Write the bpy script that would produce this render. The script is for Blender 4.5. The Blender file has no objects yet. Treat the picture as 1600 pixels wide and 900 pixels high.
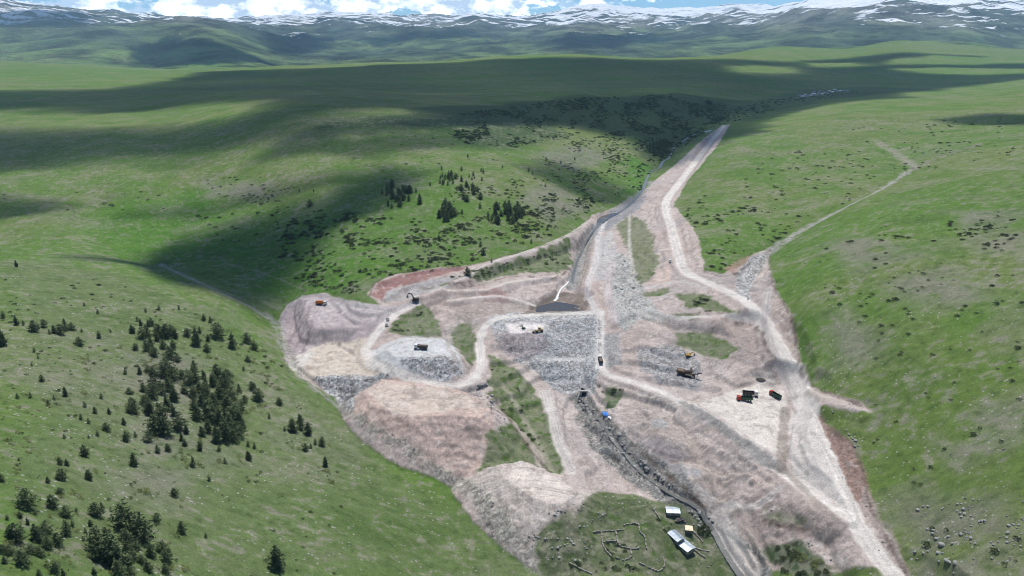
import bpy, math, random
import numpy as np

# ------------------------------------------------------------------ camera, sky, sun, exposure
scene = bpy.context.scene
C = scene.collection
FOC = 1081.0                      # focal length in pixels of the 1600 px wide photograph
CAMH = 205.0                      # drone height above the toe of the dam
PITCH = math.atan(380.0 / FOC)
CP, SP = math.cos(PITCH), math.sin(PITCH)
cam_data = bpy.data.cameras.new("camera")
cam = bpy.data.objects.new("camera", cam_data)
C.objects.link(cam)
cam.location = (0, 0, CAMH)
cam.rotation_euler = (math.pi / 2 - PITCH, 0, 0)
cam_data.sensor_width = 36.0
cam_data.lens = 36.0 * FOC / 1600.0
cam_data.clip_start = 1.0
cam_data.clip_end = 120000.0
scene.camera = cam

SUN_EL = math.radians(68.0)
SUN_AZ = math.radians(9.0)        # clockwise from +Y, the way the camera looks
SUNV = np.array([math.sin(SUN_AZ) * math.cos(SUN_EL), math.cos(SUN_AZ) * math.cos(SUN_EL), math.sin(SUN_EL)])

world = bpy.data.worlds.new("World")
scene.world = world
world.use_nodes = True
wn, wl = world.node_tree.nodes, world.node_tree.links
wn.clear()
sky = wn.new("ShaderNodeTexSky")
sky.sky_type = 'NISHITA'
sky.sun_disc = False
sky.sun_elevation = SUN_EL
sky.sun_rotation = SUN_AZ
sky.altitude = 2000.0
sky.air_density = 1.0
sky.dust_density = 0.3
sky.ozone_density = 1.5
tc = wn.new("ShaderNodeTexCoord")
mp = wn.new("ShaderNodeMapping"); mp.inputs["Scale"].default_value = (1, 1, 2.0)
wl.new(tc.outputs["Generated"], mp.inputs["Vector"])
cn = wn.new("ShaderNodeTexNoise"); cn.inputs["Scale"].default_value = 11.0
cn.inputs["Detail"].default_value = 12.0; cn.inputs["Roughness"].default_value = 0.62
wl.new(mp.outputs[0], cn.inputs["Vector"])
sep = wn.new("ShaderNodeSeparateXYZ"); wl.new(tc.outputs["Generated"], sep.inputs[0])
# more cloud towards the left (-X), open blue towards the right
bias = wn.new("ShaderNodeMapRange"); bias.inputs[1].default_value = -0.05; bias.inputs[2].default_value = 0.32
bias.inputs[3].default_value = 0.11; bias.inputs[4].default_value = -0.12
wl.new(sep.outputs[0], bias.inputs[0])
add = wn.new("ShaderNodeMath"); add.operation = 'ADD'
wl.new(cn.outputs[0], add.inputs[0]); wl.new(bias.outputs[0], add.inputs[1])
cr = wn.new("ShaderNodeMapRange"); cr.inputs[1].default_value = 0.50; cr.inputs[2].default_value = 0.54
wl.new(add.outputs[0], cr.inputs[0])
cn2 = wn.new("ShaderNodeTexNoise"); cn2.inputs["Scale"].default_value = 26.0
cn2.inputs["Detail"].default_value = 8.0; cn2.inputs["Roughness"].default_value = 0.6
wl.new(mp.outputs[0], cn2.inputs["Vector"])
ccol = wn.new("ShaderNodeValToRGB")
ccol.color_ramp.elements[0].position = 0.42; ccol.color_ramp.elements[0].color = (7.5, 9.2, 11.5, 1)
ccol.color_ramp.elements[1].position = 0.54; ccol.color_ramp.elements[1].color = (21.0, 21.2, 21.4, 1)
wl.new(cn2.outputs[0], ccol.inputs[0])
tint = wn.new("ShaderNodeMix"); tint.data_type = 'RGBA'; tint.blend_type = 'MULTIPLY'
tint.inputs[0].default_value = 1.0; tint.inputs[7].default_value = (0.60, 0.92, 1.18, 1)
wl.new(sky.outputs[0], tint.inputs[6])
mixc = wn.new("ShaderNodeMix"); mixc.data_type = 'RGBA'
low = wn.new("ShaderNodeMapRange"); low.inputs[1].default_value = 0.10; low.inputs[2].default_value = 0.22
low.inputs[3].default_value = 1.0; low.inputs[4].default_value = 0.0; wl.new(sep.outputs[2], low.inputs[0])
cm_ = wn.new("ShaderNodeMath"); cm_.operation = 'MULTIPLY'; wl.new(cr.outputs[0], cm_.inputs[0]); wl.new(low.outputs[0], cm_.inputs[1])
wl.new(cm_.outputs[0], mixc.inputs[0]); wl.new(tint.outputs[2], mixc.inputs[6]); wl.new(ccol.outputs[0], mixc.inputs[7])
bg = wn.new("ShaderNodeBackground"); bg.inputs["Strength"].default_value = 0.098
wl.new(mixc.outputs[2], bg.inputs["Color"])
wo = wn.new("ShaderNodeOutputWorld"); wl.new(bg.outputs[0], wo.inputs["Surface"])

sun_data = bpy.data.lights.new("sun", 'SUN')
sun_data.energy = 5.0
sun_data.angle = math.radians(0.53)
sun_data.color = (1.0, 0.965, 0.91)
sun = bpy.data.objects.new("sun", sun_data)
C.objects.link(sun)
sun.rotation_euler = (math.pi / 2 - SUN_EL, 0, math.pi - SUN_AZ)
sun.location = (0, 0, 3000)

scene.view_settings.view_transform = 'Standard'
scene.view_settings.look = 'None'
scene.view_settings.exposure = 0.0
scene.view_settings.gamma = 1.0
scene.view_settings.use_curve_mapping = False
scene.render.engine = 'CYCLES'
scene.cycles.max_bounces = 4
scene.cycles.diffuse_bounces = 2
scene.cycles.glossy_bounces = 2
scene.cycles.transmission_bounces = 2
scene.cycles.volume_bounces = 1
scene.cycles.transparent_max_bounces = 16
scene.cycles.use_denoising = True
scene.cycles.denoising_prefilter = 'ACCURATE'
scene.cycles.pixel_filter_type = 'BLACKMAN_HARRIS'
scene.cycles.filter_width = 1.0

# ------------------------------------------------------------------ small toolkit
rng = np.random.default_rng(7)
random.seed(7)

def ray(px, py):
    """direction of the view ray of a photo pixel, scaled so that its length along the view axis is 1"""
    dx = (np.asarray(px, float) - 800.0) / FOC
    dy = (np.asarray(py, float) - 450.0) / FOC
    return dx, CP - dy * SP, -SP - dy * CP

def at_z(px, py, z):
    a, b, c = ray(px, py)
    t = (z - CAMH) / c
    return a * t, b * t

def smooth(e0, e1, x):
    t = np.clip((x - e0) / (e1 - e0), 0, 1)
    return t * t * (3 - 2 * t)

def _hash(ix, iy, seed):
    h = (ix.astype(np.int64) * 374761393 + iy.astype(np.int64) * 668265263 + seed * 974634777) & 0xFFFFFFFF
    h = ((h ^ (h >> 13)) * 1274126177) & 0xFFFFFFFF
    return ((h ^ (h >> 16)) & 0xFFFF) / 65535.0

def vnoise(x, y, seed=0):
    ix, iy = np.floor(x), np.floor(y)
    fx, fy = x - ix, y - iy
    fx = fx * fx * (3 - 2 * fx); fy = fy * fy * (3 - 2 * fy)
    a = _hash(ix, iy, seed); b = _hash(ix + 1, iy, seed)
    c = _hash(ix, iy + 1, seed); d = _hash(ix + 1, iy + 1, seed)
    return (a + (b - a) * fx) * (1 - fy) + (c + (d - c) * fx) * fy

def fbm(x, y, scale, octaves=4, seed=0, gain=0.5, ridged=False):
    """values about -1..1"""
    s = np.zeros_like(x, float); amp = 1.0; tot = 0.0; f = 1.0 / scale
    for k in range(octaves):
        ca, sa = math.cos(k * 1.7), math.sin(k * 1.7)
        n = vnoise((x * ca - y * sa) * f + 17.3 * k, (x * sa + y * ca) * f - 9.1 * k, seed + k * 31) * 2 - 1
        if ridged:
            n = 1 - 2 * np.abs(n)
        s += n * amp; tot += amp
        amp *= gain; f *= 2.03
    return s / tot

def seg_dist(X, Y, ax, ay, bx, by):
    vx, vy = bx - ax, by - ay
    L = vx * vx + vy * vy + 1e-9
    t = np.clip(((X - ax) * vx + (Y - ay) * vy) / L, 0, 1)
    return np.hypot(X - ax - t * vx, Y - ay - t * vy), t

def poly_sd(X, Y, P):
    """signed distance to a closed polygon, negative inside"""
    d = np.full(X.shape, 1e9); inside = np.zeros(X.shape, bool)
    n = len(P)
    for i in range(n):
        ax, ay = P[i]; bx, by = P[(i + 1) % n]
        dd, _ = seg_dist(X, Y, ax, ay, bx, by)
        d = np.minimum(d, dd)
        cond = ((ay > Y) != (by > Y))
        with np.errstate(divide='ignore', invalid='ignore'):
            xi = (bx - ax) * (Y - ay) / (by - ay + 1e-12) + ax
        inside ^= cond & (X < xi)
    return np.where(inside, -d, d)

def line_dist(X, Y, P, V=None):
    """distance to a polyline and the value V interpolated along it"""
    d = np.full(X.shape, 1e9); val = np.zeros(X.shape)
    for i in range(len(P) - 1):
        dd, t = seg_dist(X, Y, P[i][0], P[i][1], P[i + 1][0], P[i + 1][1])
        m = dd < d
        d[m] = dd[m]
        if V is not None:
            val[m] = (V[i] + (V[i + 1] - V[i]) * t)[m]
    return d, val

def dense(P, step):
    """subdivide and round a pixel polyline (Catmull-Rom)"""
    P = [np.array(p, float) for p in P]
    out = []
    for i in range(len(P) - 1):
        p0 = P[max(i - 1, 0)]; p1 = P[i]; p2 = P[i + 1]; p3 = P[min(i + 2, len(P) - 1)]
        n = max(1, int(np.hypot(*(p2 - p1)[:2]) / step))
        for k in range(n):
            t = k / n
            out.append(0.5 * ((2 * p1) + (-p0 + p2) * t + (2 * p0 - 5 * p1 + 4 * p2 - p3) * t * t + (-p0 + 3 * p1 - 3 * p2 + p3) * t ** 3))
    out.append(P[-1])
    return np.array(out)

# ------------------------------------------------------------------ base relief: heights known at spots, smoothly joined
# (px, py, z) for near ground, (px, py, None, Y) where the distance is the better known figure
BP = [
 # near hillside on the left
 (0,900,88),(0,650,75),(0,500,68),(0,405,60),(100,410,52),(200,650,50),(200,900,66),(400,900,38),(600,900,14),(400,700,24),(200,422,43),
 (300,560,36),(430,512,14),(500,590,8),(560,648,1),(640,700,-4),(700,742,-7),(780,820,-9),(870,895,-11),(500,750,14),(320,440,31),
 # meadow behind it
 (0,380,30),(200,395,17),(0,300,42),(200,300,38),(300,400,16),(400,440,19),(400,300,42),(550,400,31),(550,300,54),(700,300,55),(700,390,33),
 (850,330,38),(800,380,30),(900,300,34),(950,260,31),(985,290,24),(600,230,74),(800,220,62),(950,200,46),(1000,230,32),(300,240,56),
 (480,205,86),(700,166,88),(900,152,86),(1050,147,68),(1150,165,44),(0,200,58),(250,200,62),(0,150,78),(300,150,88),
 # valley floor and village
 (1290,147,None,2500),(1200,200,None,1350),(1130,197,None,1500),(1150,235,None,1020),(1350,166,None,1500),(1600,142,None,1700),
 (1500,150,None,2100),(1400,130,None,3000),(1600,115,None,3300),
 # right hillside
 (1060,290,31),(1120,300,44),(1300,300,60),(1200,250,58),(1500,250,88),(1430,265,72),(1600,215,96),(1250,350,49),(1190,400,40),(1140,380,44),
 (1300,420,60),(1500,400,80),(1600,300,98),(1400,550,52),(1600,550,70),(1300,600,32),(1600,750,50),(1450,750,33),(1600,900,36),(1430,900,17),
 (1260,500,44),(1350,700,25),
 # river and dam site
 (905,480,17),(905,622,0),(980,720,-4),(1100,800,-8),(1150,900,-12),(1020,270,23),(940,345,18),(910,410,17),
 (1000,430,29),(1065,430,37),(1040,350,34),(1000,500,25),(1100,500,29),(1180,480,35),(1230,560,27),(1270,640,23),(1310,760,18),(1400,900,14),
 (1100,560,18),(1150,620,14),(1220,640,16),(1210,720,13),(1075,590,14),(1000,580,14),(950,585,12),(960,650,4),(1050,690,5),(1150,750,5),
 (1230,800,7),(1300,870,8),(850,600,3),(790,600,8),(870,700,0),(850,760,-4),(950,800,-6),(1000,860,-8),(720,760,-8),(700,500,18),(640,510,16.5),
 (650,560,12),(520,560,6),(700,600,6),(660,680,-1),(790,470,19),(850,430,22),(700,440,26),(600,440,29),(600,400,33),(455,480,13),(560,470,25),
 (900,560,8),(800,520,17),(750,660,2),
 # long rolling hills behind the ridge
 (0,118,None,3000),(0,95,None,4600),(150,103,None,4400),(280,108,None,4300),(430,104,None,4200),(600,97,None,4200),(750,90,None,4200),
 (900,85,None,4300),(1080,89,None,4400),(300,128,None,2700),(500,128,None,2600),(700,140,None,2350),(700,112,None,3200),(900,130,None,2600),
 (1050,125,None,2900),(1050,105,None,3500),(1150,82,None,5200),(1230,72,None,6000),(1310,78,None,6000),(1400,65,None,6300),(1500,70,None,6300),
 (1600,78,None,6300),(1250,110,None,3800),(1500,105,None,4000),(1600,95,None,4500),
 # hollow in front of the mountains
 (0,104,None,5800),(250,112,None,5600),(430,112,None,5600),(700,104,None,5600),(900,98,None,5600),(1080,97,None,5600),
 (1200,82,None,7800),(1400,76,None,7800),(1600,84,None,7600),(600,95,None,7500),(900,90,None,7500),
 # mountains
 (0,60,None,8200),(150,58,None,8200),(320,62,None,8000),(430,103,None,7600),(250,100,None,7000),(0,95,None,6900),
 (500,82,None,9500),(650,80,None,9500),(800,78,None,9500),(950,78,None,9500),(1100,76,None,9500),(1300,55,None,9300),(1500,48,None,9000),
 (0,13,None,12000),(150,24,None,12500),(300,31,None,13500),(400,36,None,14500),(480,34,None,15000),(580,28,None,16000),(690,34,None,16000),
 (760,24,None,17000),(800,29,None,17000),(930,13,None,17000),(1030,21,None,17000),(1150,16,None,17000),(1240,14,None,15000),(1300,-2,None,13000),
 (1400,-16,None,12500),(1480,-14,None,12300),(1540,-3,None,12000),(1620,-10,None,12000),(500,55,None,12500),(800,52,None,13000),(1000,48,None,13000),
 (1150,45,None,12500),(1800,20,None,12000),(-200,20,None,12000),(1900,60,None,8000),(-300,60,None,8000),
 (200,44,None,20000),(800,44,None,20500),(1400,10,None,20000),(-300,50,None,20000),(1900,50,None,20000),
 (-150,300,45),(-200,600,85),(1800,400,100),(1800,700,66),(-300,150,None,1900),(1850,140,None,1900),(-300,100,None,4400),(1850,90,None,4400),
]
cu, cs, cw = [], [], []
for p in BP:
    a, b, c = ray(p[0], p[1])
    if p[2] is None:
        Yd = p[3]; z = CAMH + Yd * c / b
    else:
        z = p[2]; Yd = (z - CAMH) / c * b
    cu.append(a / b); cs.append(math.log(Yd)); cw.append(z / Yd)
cu, cs, cw = np.array(cu) * 3.0, np.array(cs), np.array(cw)
def _k(r2):
    return 0.5 * r2 * np.log(r2 + 1e-9)
n = len(cu)
K = _k((cu[:, None] - cu[None]) ** 2 + (cs[:, None] - cs[None]) ** 2) + np.eye(n) * 3e-4
Pm = np.stack([np.ones(n), cu, cs], 1)
A = np.block([[K, Pm], [Pm.T, np.zeros((3, 3))]])
sol = np.linalg.solve(A, np.concatenate([cw, np.zeros(3)]))
def base_w(u, s):
    u = u.ravel() * 3.0; s = s.ravel(); out = np.empty_like(u)
    for i in range(0, len(u), 20000):
        a, b = u[i:i + 20000], s[i:i + 20000]
        out[i:i + 20000] = _k((a[:, None] - cu) ** 2 + (b[:, None] - cs) ** 2) @ sol[:n] + sol[n] + sol[n + 1] * a + sol[n + 2] * b
    return out

YMIN = 120.0
# rows of the terrain sheet: dense near, sparser far
QUAL = 1.15
ys = [20.0]
while ys[-1] < 20500:
    y = ys[-1]
    ys.append(y + max(0.25, min(y * y / (CAMH * 692.0) * QUAL * (0.8 if y < 700 else 0.6), y * 0.0068)) if y > 125 else y + 4.0)
YR = np.array(ys)
NC = 1240
UC = np.linspace(-1.12, 1.12, NC)
NR = len(YR)
YC = np.maximum(YR, YMIN)
GX = UC[None, :] * YC[:, None]
GY = np.repeat(YR[:, None], NC, 1)
# coarse evaluation, bilinear upsampling
sr = np.log(YC)
cs_ = np.linspace(sr.min(), sr.max(), 330); cu_ = np.linspace(-1.12, 1.12, 260)
W = base_w(*[g for g in np.meshgrid(cu_, cs_)]).reshape(330, 260)
def bil(G, fr, fc):
    r0 = np.clip(np.floor(fr).astype(int), 0, G.shape[0] - 2); c0 = np.clip(np.floor(fc).astype(int), 0, G.shape[1] - 2)
    tr = np.clip(fr - r0, 0, 1); tc_ = np.clip(fc - c0, 0, 1)
    return (G[r0, c0] * (1 - tc_) + G[r0, c0 + 1] * tc_) * (1 - tr) + (G[r0 + 1, c0] * (1 - tc_) + G[r0 + 1, c0 + 1] * tc_) * tr
fr = (sr - sr.min()) / (sr.max() - sr.min()) * 329
fc = (UC + 1.12) / 2.24 * 259
GZ = bil(W, np.repeat(fr[:, None], NC, 1), np.repeat(fc[None], NR, 0)) * YC[:, None]

# natural unevenness, growing with distance
r = fbm(GX, GY, 60, 4, 3)
GZ += r * 1.2 * smooth(120, 500, GY)
GZ += fbm(GX, GY, 420, 4, 11) * 9.0 * smooth(900, 3000, GY) * (1 - smooth(1100, 1800, GX))
mt = smooth(6500, 11000, GY)
wx = GX + fbm(GX, GY, 1500, 3, 71) * 500; wy = GY + fbm(GX, GY, 1500, 3, 72) * 500
RID = fbm(wx, wy * 0.8, 1900, 6, 21, 0.55, True)
GZ += mt * (RID * 175.0 - 25)
GZ += smooth(5500, 7000, GY) * (1 - smooth(8200, 10500, GY)) * fbm(wx, wy, 900, 4, 23, 0.5, True) * 45
BASEZ = GZ.copy()
RAISED = np.zeros(GZ.shape); ROADM = np.zeros(GZ.shape)

def gsel(x0, x1, y0, y1):
    """rows and columns that can hold points of a world rectangle"""
    r0, r1 = np.searchsorted(YR, y0) - 1, np.searchsorted(YR, y1) + 1
    r0, r1 = max(r0, 0), min(r1, NR)
    if r1 <= r0: return None
    yc0 = YC[r0]; yc1 = YC[r1 - 1]
    us = [x0 / yc0, x0 / yc1, x1 / yc0, x1 / yc1]
    c0, c1 = max(np.searchsorted(UC, min(us)) - 1, 0), min(np.searchsorted(UC, max(us)) + 1, NC)
    if c1 <= c0: return None
    return slice(r0, r1), slice(c0, c1)

def fill(P, z, slope=0.66, rough=0.5, smoothk=1.5, groove=0.7):
    """dumped or built-up earth: flat top over pixel polygon P at height z, batter falling away from it"""
    W_ = np.array([at_z(a, b, z) for a, b in P])
    m = 60
    s = gsel(W_[:, 0].min() - m, W_[:, 0].max() + m, W_[:, 1].min() - m, W_[:, 1].max() + m)
    X, Y = GX[s], GY[s]
    wob = fbm(X, Y, 9, 3, int(z * 7) + len(P)) * 1.3
    d = np.maximum(poly_sd(X, Y, W_) + wob, 0)
    top = z - slope * np.maximum(d - 0.6, 0) + fbm(X, Y, 3.5, 3, 5) * rough * (0.25 + 0.75 * (d > 0))
    ang = np.arctan2(Y - W_[:, 1].mean(), X - W_[:, 0].mean())
    rad = np.hypot(np.ptp(W_[:, 0]), np.ptp(W_[:, 1])) / 2
    gv = fbm(ang * rad / 2.6 + 40, d * 0.035 + 7, 1.0, 3, 15) * groove
    top = top + gv * smooth(0.5, 4, d)
    a = GZ[s]; h = np.clip(0.5 + 0.5 * (top - a) / smoothk, 0, 1)
    new = a * (1 - h) + top * h + smoothk * 0.5 * h * (1 - h)
    RAISED[s] = np.maximum(RAISED[s], smooth(0.5, 1.4, new - a))
    GZ[s] = new

def cut(P, z, slope=0.8, rough=0.4):
    W_ = np.array([at_z(a, b, z) for a, b in P])
    m = 60
    s = gsel(W_[:, 0].min() - m, W_[:, 0].max() + m, W_[:, 1].min() - m, W_[:, 1].max() + m)
    X, Y = GX[s], GY[s]
    d = np.maximum(poly_sd(X, Y, W_) + fbm(X, Y, 8, 3, 9) * 1.2, 0)
    d = d * (1 + (d / 12) ** 3)
    bot = z + slope * d + fbm(X, Y, 4, 3, 6) * rough * (d > 0)
    GZ[s] = np.minimum(GZ[s], bot)

def road(P, w, up=0.9, down=0.62):
    """P: (px, py, z) along the centre line; the bed is cut into and built out of the slope"""
    D = dense(P, 12)
    W_ = np.array([at_z(a, b, z) for a, b, z in D]); Z_ = D[:, 2]
    s = gsel(W_[:, 0].min() - 40, W_[:, 0].max() + 40, W_[:, 1].min() - 40, W_[:, 1].max() + 40)
    X, Y = GX[s], GY[s]
    d, zz = line_dist(X, Y, W_, Z_)
    e = np.maximum(d - w / 2 + fbm(X, Y, 5, 2, 14) * 0.7, 0)
    ROADM[s] = np.maximum(ROADM[s], 1 - smooth(0, 2.5, e))
    e = e * (1 + (e / 9) ** 3)
    GZ[s] = np.clip(GZ[s], zz - down * e, zz + up * e)
    return W_

def gully(Ppx, depth, w, zs=None):
    """Ppx: (px, py, z)"""
    D = dense(Ppx, 14)
    W_ = np.array([at_z(a, b, z) for a, b, z in D])
    s = gsel(W_[:, 0].min() - 40, W_[:, 0].max() + 40, W_[:, 1].min() - 40, W_[:, 1].max() + 40)
    X, Y = GX[s], GY[s]
    d, _ = line_dist(X, Y, W_)
    d = np.abs(d + fbm(X, Y, 12, 2, 31) * w * 0.3)
    GZ[s] -= depth * np.exp(-(d / w) ** 2)

# ------------------------------------------------------------------ gullies, benches, roads, stockpiles, dam
gully([(-40,392,44),(60,398,38),(120,380,36)], 1.5, 8)
gully([(200,402,22),(260,418,20),(330,452,17),(400,485,15),(432,508,14),(445,540,11),(470,585,7),(520,625,3),(562,652,0),(640,702,-4),(700,742,-7),(745,775,-8),(790,825,-9),(850,880,-11),(880,900,-12)], 3.0, 9)
gully([(1180,430,38),(1200,400,41),(1250,365,47),(1320,325,57),(1380,295,65),(1430,262,74),(1500,235,84),(1600,212,98)], 4.0, 10)
gully([(1430,262,74),(1400,240,72),(1360,215,72)], 2.0, 12)
gully([(905,622,0),(945,680,-3),(990,725,-5),(1045,768,-7),(1098,805,-8),(1130,850,-10),(1165,900,-12),(1180,940,-13)], 2.2, 9)
gully([(893,450,18),(905,410,18),(925,370,18),(945,340,18),(985,318,20),(1010,285,22),(1022,262,23),(1050,245,25),(1075,222,28),(1100,205,34)], 3.0, 9)
gully([(60,400,34),(95,355,36),(130,325,40),(160,300,42)], 2.0, 7)
# hillside runnels
road([(1132,196,41),(1100,235,36),(1062,285,32),(1040,318,33),(1048,350,35),(1058,390,37),(1070,425,37.5),(1120,448,37),(1170,475,35),(1205,520,31),(1232,570,27),(1260,640,23),(1290,710,20),(1325,790,17.5),(1365,860,15.5),(1400,905,14),(1440,980,11)], 11, 0.7)
cut([(1200,470),(1225,520),(1246,570),(1262,600),(1275,650),(1300,720),(1335,800),(1390,900),(1330,900),(1270,740),(1240,620),(1190,500)], 27, 0.75) if False else None
road([(640,470,25.5),(700,446,28.5),(760,413,31),(830,391,32),(890,366,30),(918,345,24)], 6, 1.1, 0.8)
cut([(588,462),(600,445),(640,432),(700,422),(735,420),(720,435),(680,450),(640,466),(600,470)], 27, 1.0, 0.3)
road([(700,454,25),(760,451,24.5),(800,440,24),(870,431,22)], 5)
road([(700,470,23),(780,462,22),(830,476,19)], 4)
road([(960,500,24),(1000,484,28),(1060,492,31),(1130,497,33),(1172,500,35)], 6)
road([(1258,606,23.5),(1285,618,28),(1320,630,31.5),(1355,641,33.5)], 5, 0.6, 0.6)
road([(935,490,22),(922,455,21),(930,410,20),(935,370,19),(945,345,18)], 9)
# waste heaps
fill([(472,466),(500,462),(535,476),(600,484),(622,487),(604,510),(560,512),(500,513),(486,510),(476,488)], 17.5, 0.85, 0.5, 1.0, 1.1)
fill([(452,562),(490,545),(520,535),(572,532),(575,560),(612,585),(560,592),(500,590)], 9.5, 0.8, 0.6)
fill([(572,612),(600,594),(700,606),(735,618),(764,640),(748,652),(700,648),(640,648),(605,640),(580,628)], 13, 0.68, 0.6, 1.5, 0.5)
fill([(775,728),(815,722),(870,745),(900,768),(880,787),(840,780),(795,752)], 3.0, 0.55, 0.6, 1.5, 0.5)
road([(650,478,22),(618,492,19),(592,517,15.5),(573,545,12.5),(580,566,11.5),(620,582,11),(670,598,10.5),(715,602,10),(742,590,11),(752,565,12.5),(749,535,15),(760,508,19),(780,497,21.5),(800,493,22)], 9)
fill([(602,546),(640,528),(690,531),(710,550),(702,558),(650,557),(618,557)], 20, 0.68, 0.6)
# the dam
fill([(762,496),(800,491),(935,486),(944,494),(925,500),(800,502),(775,503)], 22, 0.36, 0.35, 0.6)
fill([(788,502),(856,501),(858,521),(790,522)], 20.6, 0.55, 0.2, 0.6)
fill([(836,556),(930,555),(930,563),(842,564)], 10.5, 0.55, 0.25, 0.6)
cut([(838,484),(850,474),(876,462),(905,460),(916,470),(900,481),(862,485)], 14.5, 0.9)
road([(938,486,22),(938,520,18),(938,560,13.5),(952,585,11.5),(1000,600,12),(1060,625,11.5),(1130,665,11),(1200,720,11),(1260,765,13),(1320,805,18)], 9)
# yard and banks on the right
fill([(1085,632),(1150,605),(1180,598),(1222,608),(1232,650),(1226,690),(1216,716),(1180,692),(1130,657)], 15, 0.6, 0.2)
cut([(1085,632),(1150,605),(1180,596),(1222,604),(1240,650),(1232,690),(1216,716),(1180,692),(1130,657)], 15.1, 0.6, 0.3)
cut([(1145,512),(1170,512),(1180,530),(1180,550),(1165,555),(1150,540)], 24, 0.7, 0.6)
road([(852,612,3),(862,650,1.5),(872,690,0),(893,735,-2),(905,760,-3)], 8)
fill([(1020,650),(1060,668),(1068,690),(1030,680)], 8.5, 0.65, 0.4)
fill([(1062,722),(1090,728),(1108,742),(1080,748)], 4, 0.65, 0.3)
fill([(950,640),(990,636),(1010,660),(975,665)], 6.5, 0.6, 0.4)
def zlook(x, y):
    yc = np.interp(y, YR, YC)
    return bil(GZ, np.interp(y, YR, np.arange(NR)), (x / yc + 1.12) / 2.24 * (NC - 1))

def ground_at(px, py):
    """where the view ray of a photo pixel meets the ground: world x, y, z"""
    px = np.atleast_1d(np.asarray(px, float)); py = np.atleast_1d(np.asarray(py, float))
    a, b, c = ray(px, py)
    T = np.exp(np.linspace(math.log(110), math.log(20000), 520))
    lo = np.full(px.shape, 20000.0); hi = lo.copy(); found = np.zeros(px.shape, bool)
    prev = np.full(px.shape, T[0])
    for t in T:
        below = (CAMH + c * t / b < zlook(a * t / b, np.full(px.shape, t))) & ~found
        lo[below] = prev[below]; hi[below] = t; found |= below
        prev[:] = t
    for _ in range(12):
        mid = (lo + hi) / 2
        under = CAMH + c * mid / b < zlook(a * mid / b, mid)
        hi = np.where(under, mid, hi); lo = np.where(under, lo, mid)
    return a * hi / b, hi, zlook(a * hi / b, hi)

def to_world(P):
    P = np.array(P, float)
    x, y, z = ground_at(P[:, 0], P[:, 1])
    return np.stack([x, y, z], 1)

# benches left by the machines, and spoil tipped side by side
S_DIRT = [(438,500),(447,478),(472,461),(505,458),(545,470),(575,477),(592,476),(576,458),(585,443),(620,428),(690,418),(730,416),(790,400),(850,384),
 (905,358),(925,335),(960,325),(1000,305),(1025,280),(1070,245),(1128,196),(1140,194),(1118,232),(1072,285),(1052,322),(1080,352),(1096,390),
 (1100,422),(1130,428),(1165,412),(1178,395),(1205,388),(1203,420),(1212,455),(1236,495),(1245,540),(1252,580),(1268,602),(1300,615),(1362,641),
 (1340,646),(1290,632),(1276,640),(1300,672),(1330,695),(1348,735),(1360,790),(1420,905),(1160,905),(1135,860),(1100,812),(1050,790),(990,775),
 (940,768),(915,790),(895,830),(850,836),(800,812),(760,775),(715,742),(660,715),(600,680),(560,650),(520,620),(470,590),(445,560)]
SW = to_world(S_DIRT)[:, :2]
s = gsel(SW[:, 0].min() - 5, SW[:, 0].max() + 5, SW[:, 1].min() - 5, 900)
site = 1 - smooth(-6, 0, poly_sd(GX[s], GY[s], SW))
tz = GZ[s] + fbm(GX[s], GY[s], 30, 3, 88) * 2.5
stp = 3.2
fr_ = tz / stp - np.floor(tz / stp)
terr = (smooth(0.66, 0.96, fr_) - fr_) * stp
GZ[s] += terr * 0.95 * site * (1 - ROADM[s]) * (1 - RAISED[s] * 0.8) * smooth(-0.25, 0.25, fbm(GX[s], GY[s], 45, 3, 89))
rh = random.Random(21)
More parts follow.
